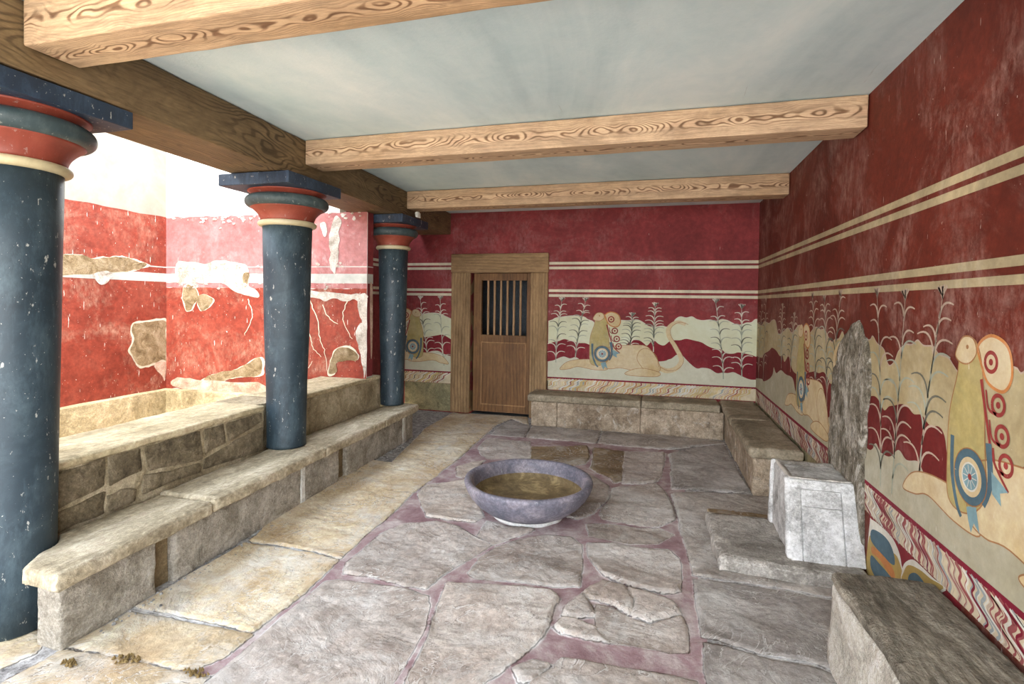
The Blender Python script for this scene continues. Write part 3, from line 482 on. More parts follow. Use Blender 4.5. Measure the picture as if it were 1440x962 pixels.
for k, poly in STONES + EXTRA:
    P_ = np.array(poly); M_ = len(P_)
    lo, hi = P_.min(0) - .12, P_.max(0) + .12
    s = np.where((px > lo[0]) & (px < hi[0]) & (py > lo[1]) & (py < hi[1]))[0]
    x, y = wx[s], wy[s]; d = np.full(x.shape, 9.); ins = np.zeros(x.shape, bool)
    for i in range(M_):
        ax_, ay_ = P_[i]; bx_, by_ = P_[(i + 1) % M_]
        ex, ey = bx_ - ax_, by_ - ay_; t = np.clip(((x - ax_) * ex + (y - ay_) * ey) / (ex * ex + ey * ey + 1e-12), 0, 1)
        d = np.minimum(d, np.hypot(x - ax_ - t * ex, y - ay_ - t * ey))
        c_ = (ay_ > y) != (by_ > y)
        xi = ax_ + (y - ay_) * ex / (ey if abs(ey) > 1e-12 else 1e-12); ins ^= c_ & (x < xi)
    sd = np.where(ins, d, -d); u = sd > best[s]; tv = rg.rand()
    best[s[u]] = sd[u]; zone[s[u]] = ZK[k]; tintv[s[u]] = tv
zone[best < -.5] = 1
zone[(wx > .38) & (wx < .80) & (wy > -2.80) & (wy < -2.60 + .04 * wx)] = 3  # shaded gap behind the foot slab, painted as a brown patch
best += np.where(zone == 0, .006, np.where(zone == 2, .003, -.002))
room = ((px > -1.86 + TH * 0) & (px < .24 - (py + 1) * .0) & (py < -.95)).astype(float)
stn = np.clip((best + .004) / .013, 0, 1); stn = stn * stn * (3 - 2 * stn)
lay = fbm(px * 2.0 + py * .5, py * 2.6 - px * .4, 6, 5)
q = lay * 11; ter = (np.floor(q) + np.clip((q - np.floor(q)) * 6, 0, 1)) / 11
amp = np.where(zone == 2, .35, np.where(zone == 1, .45, 1.))
zz = stn * (.010 + .034 * ter * amp + .006 * fbm(px * 9, py * 9, 4, 8)) + (1 - stn) * (.003 * fbm(px * 14, py * 14, 4, 9)) - .016
grav = (room < .5) & (best < 0)
zz += np.where(grav, .008 * np.abs(fbm(px * 34, py * 34, 3, 21)), 0)
tiltv = (tintv - .5) * .010; zz += stn * tiltv
nx_, ny_ = len(xs), len(ys)
ii = (np.arange(ny_ - 1)[:, None] * nx_ + np.arange(nx_ - 1)[None]).ravel()
fc = np.stack([ii, ii + 1, ii + nx_ + 1, ii + nx_], 1)
me = bpy.data.meshes.new('floor')
me.vertices.add(len(px)); me.vertices.foreach_set('co', np.stack([px, py, zz], 1).astype(np.float32).ravel())
me.loops.add(len(fc) * 4); me.loops.foreach_set('vertex_index', fc.ravel().astype(np.int32))
me.polygons.add(len(fc)); me.polygons.foreach_set('loop_start', (np.arange(len(fc)) * 4).astype(np.int32))
me.update(calc_edges=True); me.polygons.foreach_set('use_smooth', [True] * len(fc))
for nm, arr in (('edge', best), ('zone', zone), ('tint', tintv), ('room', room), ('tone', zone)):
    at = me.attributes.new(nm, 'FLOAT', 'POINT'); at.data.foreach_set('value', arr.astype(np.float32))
me.materials.append(FLOORM)
fl = bpy.data.objects.new('floor', me); COL.objects.link(fl); tag(fl, kind='structure')

# ------------------------------------------------------------------ ceiling and roof
V, F = box(-3.22, XR + .25, -7.6, .25, ZC, ZC + .3)
tag(obj('ceiling', V, F, CEILM), kind='structure')

# ------------------------------------------------------------------ right wall with painting
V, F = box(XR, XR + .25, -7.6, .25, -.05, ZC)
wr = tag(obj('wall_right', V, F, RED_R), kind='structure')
P = Paint(lambda u, v, d: (XR - d, u, v))
D = .0008
YE = -7.59
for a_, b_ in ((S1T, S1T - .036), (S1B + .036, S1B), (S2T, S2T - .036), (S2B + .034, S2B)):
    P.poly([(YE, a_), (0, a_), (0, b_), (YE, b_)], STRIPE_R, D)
def level(curve, n=6): return spline(curve, n)
def at(curve, u):
    c = sorted(curve); 
    for (a, b) in zip(c, c[1:]):
        if a[0] <= u <= b[0]: return a[1] + (b[1] - a[1]) * (u - a[0]) / ((b[0] - a[0]) or 1)
    return c[0][1] if u < c[0][0] else c[-1][1]
def mono(c):
    """keep a curve monotone in u, sorted from high u to low u"""
    c = sorted(set(c), reverse=True); o = [c[0]]
    for p in c[1:]:
        if o[-1][0] - p[0] > .004: o.append(p)
    return o
def wavy_ext(c, u1, z0, amp, step=.11, seed=0):
    r = random.Random(seed); u = c[-1][0] - step; o = list(c)
    while u > u1: o.append((u, z0 + amp * math.sin(u * 5.1 + seed) + r.uniform(-.03, .03))); u -= step
    o.append((u1, z0)); return o
RTm, RBm, RLm = mono(RT), mono(RB), mono(RL)
for c_ in (RTm, RBm, RLm): c_[0] = (0., c_[0][1])
RTm = wavy_ext(RTm, YE, 1.35, .09, .12, 1); RBm = wavy_ext(RBm, YE, 1.0, .08, .13, 2); RLm = wavy_ext(RLm, YE, .80, .06, .14, 3)
def resample(c, n=900):
    s = spline(c, 5); s = sorted(s); us = np.array([p[0] for p in s]); zs = np.array([p[1] for p in s])
    u = np.linspace(s[0][0], s[-1][0], n); return list(zip(u.tolist(), np.interp(u, us, zs).tolist()))
T_, B_, L_ = resample(RTm), resample(RBm), resample(RLm)
fix = lambda top, bot: [(a[0], min(a[1], b[1] - .004)) for a, b in zip(bot, top)]
B_ = fix(T_, B_); L_ = fix(B_, L_)
M_ = [(a[0], MAR) for a in L_]; Z_ = [(a[0], ZB + .003) for a in L_]
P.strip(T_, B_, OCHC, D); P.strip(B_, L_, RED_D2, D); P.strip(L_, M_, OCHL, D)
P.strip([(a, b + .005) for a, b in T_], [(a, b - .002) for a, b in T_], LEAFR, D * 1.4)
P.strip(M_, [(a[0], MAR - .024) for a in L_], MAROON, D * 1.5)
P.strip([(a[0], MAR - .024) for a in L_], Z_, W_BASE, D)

def waves(P, u0, u1, z0, z1, mats, D, slant, step, seed, amp=.016, wid=.012):
    r = random.Random(seed); u = u0
    while u < u1:
        k = 16; ph = u * 3.7; pts = []
        for i in range(k + 1):
            t = i / k
            pts.append((u + slant * t + amp * math.sin(2 * math.pi * (1.6 * t) + ph) + amp * .3 * math.sin(9 * t + u * 9), z1 + (z0 - z1) * t))
        pts = [(min(max(a, u0), u1), b) for a, b in pts]
        w = wid * r.uniform(.7, 1.9); P.stroke(spline(pts, 2), w, w * .7, r.choice(mats), D); u += step * r.uniform(.7, 1.3)
waves(P, -7.5, -.02, ZB + .004, MAR - .026, [W_PINK, W_PINK, W_GREY, LEAFR], D * 1.6, -.13, .036, 3, .024, .016)
waves(P, -7.5, -.02, ZB + .004, MAR - .026, [MAROON, W_WHT, W_BASE, W_WHT, W_PINK], D * 2.0, -.13, .040, 5, .024, .007)

def reed(P, ub, zb, ut, zt, mats_on_cream, mat_red, topc, botc, lowc, D, L=.115, wid=.009, seed=0, kx=1.):
    r = random.Random(seed); n = 10
    bend = r.uniform(-.02, .02)
    st_ = [(ub + (ut - ub) * (t / n) ** 1.4 + bend * math.sin(t / n * 3.1), zb + (zt - zb) * t / n) for t in range(n + 1)]
    def mat(u, z):
        if z > at(topc, u) or at(lowc, u) < z < at(botc, u): return mat_red
        return mats_on_cream
    for i in range(n):
        m = mat(*st_[i]); m = m if not isinstance(m, tuple) else m[0]
        P.stroke([st_[i], st_[i + 1]], wid * (1 - .6 * i / n), wid * (1 - .6 * (i + 1) / n), m, D)
    for i in range(1, n):
        u, z = st_[i]; sz = L * (1.45 - .5 * abs(i / n - .4)) * (1 if i < n - 2 else .8) * (1.1 if i <= 2 else 1)
        for sd in (-1, 1):
            if r.random() < .1: continue
            jit = r.uniform(-.25, .25) * (zt - zb) / n
            pts = [(u + sd * sz * kx * (.25 * s_ + .5 * s_ ** 2), z + jit + sz * (1.25 * s_ - .85 * s_ * s_)) for s_ in np.linspace(0, 1, 9)]
            m = mat(u + sd * sz * .5, z + jit + sz * .3)
            if isinstance(m, tuple): m = m[r.random() < .35]
            P.stroke(pts, wid * 1.25, wid * .5, m, D)
    u, z = st_[-1]
    for k_ in (-.5, 0, .55):
        P.stroke([(u, z), (u + k_ * .03, z + .03), (u + k_ * .07, z + .052)], wid * .6, wid * 1.1, mat_red, D)
    P.poly([(u - .004, z + .006), (u + .046, z + .045), (u - .020, z + .060)], mat_red, D)

for i, (ax, ub, zb, ut, zt) in enumerate([p for p in PLANTS if p[0] == 'X']):
    reed(P, ub, max(zb, MAR + .03), ut, zt, (GREYG, DARKL), LEAFR, RTm, RBm, RLm, D * 2.2, .15, .012, i)
for i, y in enumerate((-5.35, -5.6, -6.3, -6.6, -7.1)):
    reed(P, y, .6, y - .05, 1.5, (GREYG, DARKL), LEAFR, RTm, RBm, RLm, D * 2.2, .10, .007, 40 + i)
MM = {'w': W_WHT, 'o': fresco('mustard_paint', (.42, .30, .09)), 'b': BLUE, 'o2': ORNG}
P.poly([(-2.8, .0), (0, .0), (0, ZB), (-2.8, ZB)], DADO, D)
P.poly([(-4.3, .02), (-3.41, .02), (-3.41, ZB), (-4.3, ZB)], RED_D, D * .7)
for k, (m_, pl_) in enumerate(MOTIF):
    pts = [(min(a, -3.42), min(max(b, .03), ZB - .002)) for a, b in pl_]
    P.poly(spline(pts, 4, True), MM[m_], D * (1.2 + k * .25))
P.build('wall_painting', wr)

# a plain reclining beast in local units (x to the right, y up); drawn for both walls
def beast(P, o, k, flip, D, det=True):
    f = -1 if flip else 1
    T = lambda pts: [(o[0] + f * k * x, o[1] + k * y) for x, y in pts]
    def shape(pts, m, d, ol=OUTL, w=.035):
        s = spline(T(pts), 6, True); P.poly(s, m, d)
        if ol: P.stroke(s + [s[0]], w * k, w * k, ol, d + D * .3)
    # tail
    s = spline(T([(3.95, -.75), (4.6, -1.05), (5.3, -.85), (5.65, -.2), (5.2, .75), (4.75, 1.5), (4.75, 2.1), (5.3, 2.5), (5.9, 2.35)]), 6)
    P.stroke(s, .36 * k, .24 * k, BODY, D * 2.6); 
    P.stroke([(a + .17 * k * f, b) for a, b in s], .03 * k, .03 * k, OUTL, D * 2.8)
    shape([(-3.2, -1.3), (-2.7, -.75), (-1.8, -.5), (-.6, -.45), (.3, -.55), (.4, -1.15), (-.6, -1.22), (-1.8, -1.05), (-2.5, -1.25)], BODY, D * 2.6)
    shape([(.0, -.9), (-.1, .1), (.6, .55), (1.6, .7), (2.9, .75), (3.5, .45), (4.1, -.5), (4.1, -1.15), (3.0, -1.25), (1.4, -1.0), (.6, -1.1)], BODY, D * 3.0)
    shape([(1.7, -1.35), (2.3, -1.05), (3.1, -.95), (4.15, -1.2), (4.0, -1.5), (2.8, -1.55), (1.9, -1.5)], BODY, D * 3.4)
    P.stroke(spline(T([(3.0, -1.0), (2.55, -.3), (2.75, .35), (3.3, .5), (3.9, .0), (4.1, -.8)]), 6), .035 * k, .035 * k, OUTL, D * 3.4)
    # long neck and a plain rounded head
    shape([(-.85, -.75), (-.95, .3), (-.9, 1.3), (-.62, 2.2), (-.55, 2.75), (-.35, 3.05), (.05, 3.0), (.28, 2.6), (.4, 1.9), (.5, .8), (.55, -.3), (-.1, -.85)], NECK, D * 3.2)
    shape([(-.72, 2.65), (-.45, 3.05), (-.05, 3.05), (.1, 2.75), (-.15, 2.5), (-.5, 2.48)], BODY, D * 3.6)
    P.disc(T([(-.25, 2.85)])[0], .05 * k, OUTL, D * 4)
    # round fan at the nape and a row of plain rings down the mane
    shape([(.15, 2.9), (.6, 3.15), (1.15, 2.95), (1.3, 2.4), (1.05, 2.05), (.55, 2.15), (.3, 2.5)], BODY, D * 3.4, ORNG, .07)
    if False:
        for a_ in range(5):
            P.stroke(spline(T([(.75 + .07 * a_, 3.0 - .05 * a_), (.98 + .06 * a_, 2.65), (.85 + .05 * a_, 2.2)]), 5), .05 * k, .05 * k, (ORNG, CURL)[a_ % 2], D * 3.8)
    P.stroke(spline(T([(.3, 2.2), (.55, 1.3), (.8, .6), (1.3, .1)]), 6), .10 * k, .06 * k, CURL, D * 3.6)
    for (x, y) in ((.62, 2.6), (.9, 1.75), (1.05, 1.15), (1.2, .6)):
        P.ring(T([(x, y)])[0], .20 * k, .085 * k, CURL, D * 4.); P.disc(T([(x, y)])[0], .07 * k, CURL, D * 4.)
        if y < 2.5: P.stroke(spline(T([(x - .05, y - .2), (x - .32, y - .12), (x - .42, y + .25)]), 4), .07 * k, .05 * k, CURL, D * 4.)
    # shoulder roundel of plain rings
    c = T([(0, 0)])[0]
    P.stroke(spline(T([(-.75, .75), (-.72, -.1), (-.5, -.75), (-.3, -1.0)]), 6), .16 * k, .1 * k, BLUE, D * 3.8)
    P.stroke(spline(T([(.62, .9), (.72, .1), (.5, -.45)]), 6), .2 * k, .16 * k, BLUE, D * 3.8)
    P.disc(c, .62 * k, BODY, D * 4.2); P.ring(c, .52 * k, .18 * k, BLUE, D * 4.4); P.ring(c, .62 * k, .03 * k, OUTL, D * 4.4)
    P.disc(c, .28 * k, SKYB, D * 4.6); P.ring(c, .30 * k, .04 * k, W_WHT, D * 4.8); P.disc(c, .07 * k, CURL, D * 4.8)
    for a_ in range(10):
        t = a_ * math.pi / 5; P.stroke([(c[0] + .08 * k * math.cos(t), c[1] + .08 * k * math.sin(t)), (c[0] + .26 * k * math.cos(t), c[1] + .26 * k * math.sin(t))], .02 * k, .02 * k, W_WHT, D * 5)
    P.poly(T([(-.1, -.7), (.25, -.55), (.42, -1.1), (.2, -.95), (.1, -1.2), (-.02, -.95)]), SKYB, D * 4.2)
    P.poly(T([(.75, .35), (1.3, .1), (1.05, 0), (1.1, -.25), (.8, -.1)]), SKYB, D * 4.2)

P = Paint(lambda u, v, d: (XR - d, u, v)); beast(P, (-4.335, .877), .168, True, D)
P.build('painted_beast', wr)
P = Paint(lambda u, v, d: (XR - d, u, v)); beast(P, (-1.985, .835), .168, False, D); 
# this one faces the throne from the other side
P.V = [(x, -1.985 * 2 - y, z) for x, y, z in P.V]
P.build('painted_beast', wr)

# ------------------------------------------------------------------ back wall
DX0, DX1, DZ = -2.42, -1.59, 1.89      # doorway
V, F = join(box(-3.65, DX0, 0, .25, -.05, ZC), box(DX1, XR, 0, .25, -.05, ZC), box(DX0, DX1, 0, .25, DZ, ZC))
wb = tag(obj('wall_back', V, F, RED_B), kind='structure')
P = Paint(lambda u, v, d: (u, -d, v))
segs = [(-3.39, -2.70), (-1.352, XR)]
for (u0, u1) in segs:
    for a_, b_ in ((S1T, S1T - .034), (S1B + .034, S1B), (S2T, S2T - .034), (S2B + .034, S2B)):
        P.poly([(u0, a_), (u1, a_), (u1, b_), (u0, b_)], STRIPE, D)
def resamp2(c, u0, u1, n):
    c = sorted(set(c)); o = [c[0]]
    for p in c[1:]:
        if p[0] - o[-1][0] > .004: o.append(p)
    s = spline(o, 5); us = np.array([p[0] for p in s]); zs = np.array([p[1] for p in s])
    u = np.linspace(u0, u1, n); return list(zip(u.tolist(), np.interp(u, us, zs).tolist()))
for (u0, u1), (t_, b_, l_), n_ in ((segs[0], (DT, DB, DL), 120), (segs[1], (BT, BB, BL), 500)):
    t_, b_, l_ = (resamp2(c, u0, u1, n_) for c in (t_, b_, l_))
    m_ = [(a[0], MAR) for a in l_]
    P.strip(t_, b_, MINT, D); P.strip(b_, l_, RED_D, D); P.strip(l_, m_, PALE, D)
    P.strip([(a, b + .004) for a, b in t_], [(a, b - .003) for a, b in t_], LEAF, D * 1.4)
    P.strip(m_, [(a[0], MAR - .02) for a in l_], MAROON, D * 1.5)
    P.strip([(a[0], MAR - .02) for a in l_], [(a[0], ZB + .003) for a in l_], W_BASE, D)
    waves(P, u0, u1, ZB + .004, MAR - .022, [W_ORNG, W_PINK, W_YEL, W_GREY, W_YEL] if u0 > -2 else [DARKL, OUTL, W_PINK, W_YEL], D * 1.6, -.16, .030, 8, .018, .011)
    waves(P, u0, u1, ZB + .004, MAR - .022, [W_WHT, W_YEL, W_BASE], D * 2., -.16, .04, 9, .018, .010)
for i, (ax, ub, zb, ut, zt) in enumerate([p for p in PLANTS if p[0] == 'Y']):
    cc = (DT, DB, DL) if ub < -2 else (BT, BB, BL)
    reed(P, ub, zb, ut, min(zt, S2B - .06), (GREYG, DARKL), LEAF, *[sorted(c) for c in cc], D * 2.2, .108, .0125, 60 + i)
P.poly([(-3.39, .0), (-2.70, .0), (-2.70, ZB), (-3.39, ZB)], DADO, D)
P.build('wall_painting', wb)
P = Paint(lambda u, v, d: (u, -d, v)); beast(P, (-.655, .868), .168, False, D); P.build('painted_beast', wb)
P = Paint(lambda u, v, d: (min(max(u, -3.39), -2.70), -d, v)); beast(P, (-3.27, .868), .168, True, D); P.build('painted_beast', wb)

# ------------------------------------------------------------------ doorway
fr = empty('door_1', (-2.02, 0, 0), None, None); fr['kind'] = 'structure'
V, F = rbox(-2.692, DX0, -.035, .245, 0, DZ, .06, .004, .012, seed=1); obj('door_jamb', V, F, WOOD_F, fr, smooth=True)
V, F = rbox(DX1, -1.362, -.035, .245, 0, DZ, .06, .004, .012, seed=2); obj('door_jamb', V, F, WOOD_F, fr, smooth=True)
V, F = rbox(-2.700, -1.355, -.04, .12, DZ, 2.145, .06, .004, .014, seed=3); obj('door_lintel', V, F, wood('weathered_lintel_timber', 0, (.315, .205, .105), (.20, .12, .055), (.09, .05, .025), 24, .02, seed=4, grain=.5, rough=.85), fr, smooth=True)
lx0, lx1, lz0, lz1 = -2.385, -1.592, .03, 1.885
gx0, gx1, gz0, gz1 = -2.275, -1.648, 1.062, 1.79
parts = [rbox(lx0, gx0, .02, .075, lz0, lz1, .1, .001, .004), rbox(gx1, lx1, .02, .075, lz0, lz1, .1, .001, .004),
         rbox(gx0, gx1, .02, .075, gz1, lz1, .1, .001, .004), rbox(gx0, gx1, .02, .075, .97, gz0, .1, .001, .004), rbox(gx0, gx1, .02, .075, lz0, .12, .1, .001, .004),
         rbox(gx0, gx1, .034, .06, .12, .97, .1, .001, .003)]
mz = [rbox(gx0, gx0 + .016, .017, .036, .12, .97, .1, 0, .005), rbox(gx1 - .016, gx1, .017, .036, .12, .97, .1, 0, .005), rbox(gx0, gx1, .017, .036, .12, .136, .1, 0, .005), rbox(gx0, gx1, .017, .036, .954, .97, .1, 0, .005)]
V, F = join(*parts); obj('door_leaf', V, F, WOOD_D, fr)
V, F = join(*mz); obj('door_moulding', V, F, wood('rubbed_moulding_timber', 2, (.36, .20, .09), (.25, .13, .05), (.1, .05, .02), 22, .02, seed=5, grain=.4), fr)
for i in range(6):
    x = gx0 + (gx1 - gx0) * (i + 1) / 7
    V, F = rbox(x - .014, x + .014, .03, .058, gz0 - .005, gz1 + .005, .15, .001, .004, seed=i)
    obj('door_bar', V, F, wood('grille_bar_timber', 2, (.33, .20, .10), (.24, .13, .06), (.1, .05, .02), 22, .02, seed=7, grain=.4) if i == 0 else bpy.data.materials['grille_bar_timber'], fr)
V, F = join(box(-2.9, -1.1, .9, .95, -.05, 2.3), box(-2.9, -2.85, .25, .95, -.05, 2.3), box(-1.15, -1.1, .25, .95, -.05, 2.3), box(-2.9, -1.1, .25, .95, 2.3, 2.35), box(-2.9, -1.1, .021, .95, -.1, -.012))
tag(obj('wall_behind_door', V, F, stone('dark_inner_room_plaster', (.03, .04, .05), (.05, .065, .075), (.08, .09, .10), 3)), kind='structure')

# ------------------------------------------------------------------ ceiling timbers
def timber(name, x0, x1, y0, y1, z0, z1, m, label, cat, group=None, warp=None, seed=0):
    c = ((x0 + x1) / 2, (y0 + y1) / 2, (z0 + z1) / 2)
    if warp: c = warp(c)
    V, F = rbox(x0, x1, y0, y1, z0, z1, .12, .003, .008, 5, warp, seed)
    return tag(obj(name, V, F, m, loc=c, smooth=False), label, cat, group)
timber('architrave_beam', -3.176, -2.719, -7.6, -.006, 2.413, ZC - .005, WOOD_Y, 'dark brown square timber laid lengthwise over the three painted columns', 'beam', None, shear, 2)
BG = 'crosswise ceiling beams'
def xb(y): return XA(y) + .012
timber('ceiling_beam', xb(-5.0), XR - .006, -5.125, -4.91, 2.508, ZC - .005, WOOD_X2, 'nearest light wooden ceiling beam, cut off by the top edge of the picture', 'beam', BG, seed=4)
timber('ceiling_beam', xb(-3.15), XR - .006, -3.264, -3.044, 2.513, ZC - .005, WOOD_X, 'middle light wooden ceiling beam, meeting the dark timber above the second column', 'beam', BG, seed=5)
timber('ceiling_beam', xb(-1.3), XR - .006, -1.444, -1.236, 2.504, ZC - .005, WOOD_X2, 'farthest light wooden ceiling beam, just in front of the wall with the door', 'beam', BG, seed=6)

# ------------------------------------------------------------------ columns
def rot_prof(k, zbase):
    sh = [(zbase, .143 * k + .003), (zbase + .02, .143 * k), (zbase + .5, .150 * k), (1.2, .163 * k), (1.7, .173 * k), (2.06, .181 * k)]
    if zbase < .1: sh = [(zbase, .150 * k), (.35, .150 * k), (.8, .156 * k), (1.2, .164 * k), (1.7, .173 * k), (2.06, .181 * k)]
    ring = [(2.058 + .022 - .022 * math.cos(t), (.188 + .026 * math.sin(t)) * k) for t in np.linspace(.0, math.pi, 9)]
    low = [(2.100 + .105 * t, (.193 + .078 * t ** 2.0) * k) for t in np.linspace(0, 1, 9)]
    tor = [(2.243 - .044 * math.cos(t), (.258 + .046 * math.sin(t)) * k) for t in np.linspace(.0, math.pi, 13)]
    up = [(2.284 + .037 * t, (.238 + .048 * t ** 1.6) * k) for t in np.linspace(0, 1, 6)]
    return sh, ring, low, tor, up
def column(cx, cy, k, zbase, ab, label):
    r = empty('column', (cx, cy, zbase), label, 'column', 'painted columns')
    sh, ring, low, tor, up = rot_prof(k, zbase)
    obj('shaft', *lathe(sh, cx, cy), COLM, r, smooth=True)
    obj('neck_ring', *lathe(ring, cx, cy), CAPC, r, smooth=True)
    obj('flared_neck', *lathe(low, cx, cy), CAPR, r, smooth=True)
    obj('cushion', *lathe(tor, cx, cy), CAPT, r, smooth=True)
    obj('upper_neck', *lathe(up, cx, cy), CAPR, r, smooth=True)
    V, F = rbox(*ab, 2.321, 2.406, .06, .002, .006, seed=cx); obj('abacus', V, F, CAPB, r)
    return r
column(-2.82, -4.96, 1, -.004, (-3.10, -2.49, -5.28, -4.655), 'big blue-black column in the left foreground, cut off by the left edge of the picture')
column(-2.79, -3.17, 1, ZS + .006, (-3.10, -2.495, -3.53, -2.90), 'blue-black column with red capital in the middle of the row, before the red court wall')
column(-2.82, -1.415, 0.88, ZS + .006, (-3.08, -2.55, -1.728, -1.10), 'farthest and thinnest-looking blue-black column, nearest to the wooden door')
V, F = rbox(-2.58, -2.54, -1.46, -1.38, 2.41, 2.47, .02, .01, .012, 20); V = [(x + .035, y, z) for x, y, z in V]
tag(obj('plaster_lump', V, F, MORTAR, loc=(-2.53, -1.42, 2.41), smooth=True), 'small cream lump of plaster on the cap of the farthest column, under the last beam', 'lump')

# ------------------------------------------------------------------ colonnade bench
bn = empty('stone_bench', (-2.6, -3.2, 0), 'long low stone bench running along the foot of the three columns on the left', 'bench')
def slabwarp(p):
    y = p[1]; x = p[0]
    t = (x + 2.9) / .303            # 0 at parapet, 1 at the front edge
    xl = XP(y) + .012 + .058 * max(0, (y + 3) / 1.4)
    dy = y + 4.96
    if y > -4.96:
        if dy < .156: xl = max(xl, -2.82 + math.sqrt(.156 ** 2 - dy * dy) + .003)
    else: xl = -2.661 + min(1, -dy / .12) * .085
    xr_ = XS(y) + .008 * noise.noise(Vector((0, y * 3.1, 0)))
    return (xl + (xr_ - xl) * t, y, p[2])
for i, (y0, y1, dz) in enumerate(((-5.085, -4.252, -.004), (-4.246, -3.139, .004), (-3.135, -2.122, 0), (-2.118, -1.32, .002))):
    V, F = rbox(-2.9, -2.597, y0, y1, ZS - .078 + dz, ZS + dz, .03, .006, .014, 8, slabwarp, i * 3.3, .012)
    obj('seat_slab', V, F, BENCH_TAN, bn, smooth=True)
for i, (y0, y1) in enumerate(((-5.035, -4.57), (-4.465, -3.372), (-3.33, -2.862), (-2.735, -1.622), (-1.57, -1.36))):
    def bw(p, y0=y0):
        fx = -2.652 + TH * p[1]
        return (fx + (p[0]), p[1], p[2])
    V, F = rbox(-.20 if i else -.145, 0, y0, y1, -.02, ZS - .078, .03, .006, .012, 9, bw, i * 5.1, .008)
    obj('base_block', V, F, BENCH_ROUGH, bn, smooth=True)
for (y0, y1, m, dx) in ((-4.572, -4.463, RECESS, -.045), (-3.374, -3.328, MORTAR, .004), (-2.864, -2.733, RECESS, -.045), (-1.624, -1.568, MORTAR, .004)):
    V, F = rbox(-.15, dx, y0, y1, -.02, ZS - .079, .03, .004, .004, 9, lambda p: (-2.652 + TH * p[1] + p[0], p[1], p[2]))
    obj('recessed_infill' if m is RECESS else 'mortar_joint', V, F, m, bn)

# ------------------------------------------------------------------ parapet behind it
pr = empty('parapet', (-3.2, -3.2, 0), 'low stone parapet with a flat yellow-cream top, between the columns and the sunken court', 'parapet')
PW = lambda p: (p[0] + TH * p[1], p[1], p[2])
for i, (y0, y1) in enumerate(((-4.80, -3.33), (-3.02, -1.56))):
    PX = (lambda p: PW(p)) if i == 0 else (lambda p: (p[0] + TH * p[1] + (.058 * max(0, (p[1] + 3) / 1.4) if p[0] > -3.3 else 0), p[1], p[2]))
    V, F = rbox(-3.49, -3.016, y0, y1, -.8, .652, .07, .005, .01, 6, PX, i * 4.); obj('core_wall', V, F, PAR_FACE, pr, smooth=True)
    V, F = rbox(-3.50, -3.013, y0, y1 + .01, .648, .692, .05, .006, .012, 7, PX, i * 7. + 2, .008); obj('cap_slab', V, F, PAR_TOP, pr, smooth=True)
V, F = rbox(-3.49, -3.09, -3.34, -3.01, -.8, .69, .07, .004, .01, 6, PW, 9.); obj('core_wall', V, F, PAR_FACE, pr, smooth=True)
for i, s_ in enumerate(PSTONES):
    bm = bmesh.new()
    zc = sum(p[1] for p in s_) / 4; pts = [(a, min(b, .645)) for a, b in s_]; pts = [(pts[q][0] * (1 - t) + pts[(q + 1) % len(pts)][0] * t, pts[q][1] * (1 - t) + pts[(q + 1) % len(pts)][1] * t) for q in range(len(pts)) for t in (.04, .2, .4, .6, .8, .96)]; pts = [(a + .012 * noise.noise(Vector((a * 9, b * 9, i))), min(.646, b + .012 * noise.noise(Vector((a * 9, b * 9, i + 5))))) for a, b in pts]
    cy_ = sum(a for a, b in pts) / len(pts); cz_ = sum(b for a, b in pts) / len(pts)
    V = []; F = []
    for lay_, (k_, dx) in enumerate(((1.01, -.01), (1.0, .001), (.97, .004), (.6, .006), (.25, .006))):
        for a, b in pts:
            y = cy_ + (a - cy_) * k_; z = cz_ + (b - cz_) * k_
            V.append((XP(y) + dx + .004 * noise.noise(Vector((y * 9, z * 9, i))), y, z))
    n_ = len(pts)
    for l in range(4):
        for j in range(n_): F.append((l * n_ + j, l * n_ + (j + 1) % n_, (l + 1) * n_ + (j + 1) % n_, (l + 1) * n_ + j))
    F.append(tuple(4 * n_ + j for j in range(n_)))
    obj('facing_stone', V, F, PAR_STONE, pr, smooth=True)

# ------------------------------------------------------------------ sunken court on the left (open to the sky)
def wA(y): return -5.481 + TH * y
def wBy(x): return -1.729 + .0419 * x
V, F = box(-5.75, -5.481, -8.5, -1.7, -.9, 3.6, shear)
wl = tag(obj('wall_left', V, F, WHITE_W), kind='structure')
P = Paint(lambda u, v, d: (wA(u) + d, u, v))
ye = -1.957
def jag(y0, y1, z, a, n=60, s=0):
    return [(y0 + (y1 - y0) * i / n, z + a * noise.noise(Vector((i * .31 + s, s, 0)))) for i in range(n + 1)]
def rail(P, u0, u1, za, zb_, m, D, a=.006, s=0):
    P.strip(jag(u0, u1, za, a, 80, s), jag(u0, u1, zb_, a, 80, s + 5), m, D)
rail(P, -8.4, ye, 2.411, .47, RED_A, .002, .012)
rail(P, -8.4, ye, 1.853, 1.840, BANDG, .003, .002, 3)
rail(P, -8.4, ye, 1.775, 1.680, BANDG, .003, .004, 4)
MP = {'o': PATCHO, 'w': PATCHW, 'p': PATCHP}
def jagpoly(pl_, a=.018, s=0):
    p = spline(pl_, 6, True); return [(u + a * noise.noise(Vector((u * 14, v * 14, s))), v + a * noise.noise(Vector((u * 14, v * 14, s + 7)))) for u, v in p]
def patch(P, k_, pl_, i, D):
    if k_ == 'o':
        c = (sum(a for a, b in pl_) / len(pl_), sum(b for a, b in pl_) / len(pl_))
        P.poly(jagpoly([(c[0] + (a - c[0]) * 1.07, c[1] + (b - c[1]) * 1.09) for a, b in pl_], .022, i), STRIPE, D)
        D += .001
    P.poly(jagpoly(pl_, .02, i + .5), MP[k_], D)
for i, (k_, pl_) in enumerate(PATCH_A):
    patch(P, k_, [(min(a, ye - .005), b) for a, b in pl_], i, .004 + .0005 * i)
P.build('wall_painting', wl)
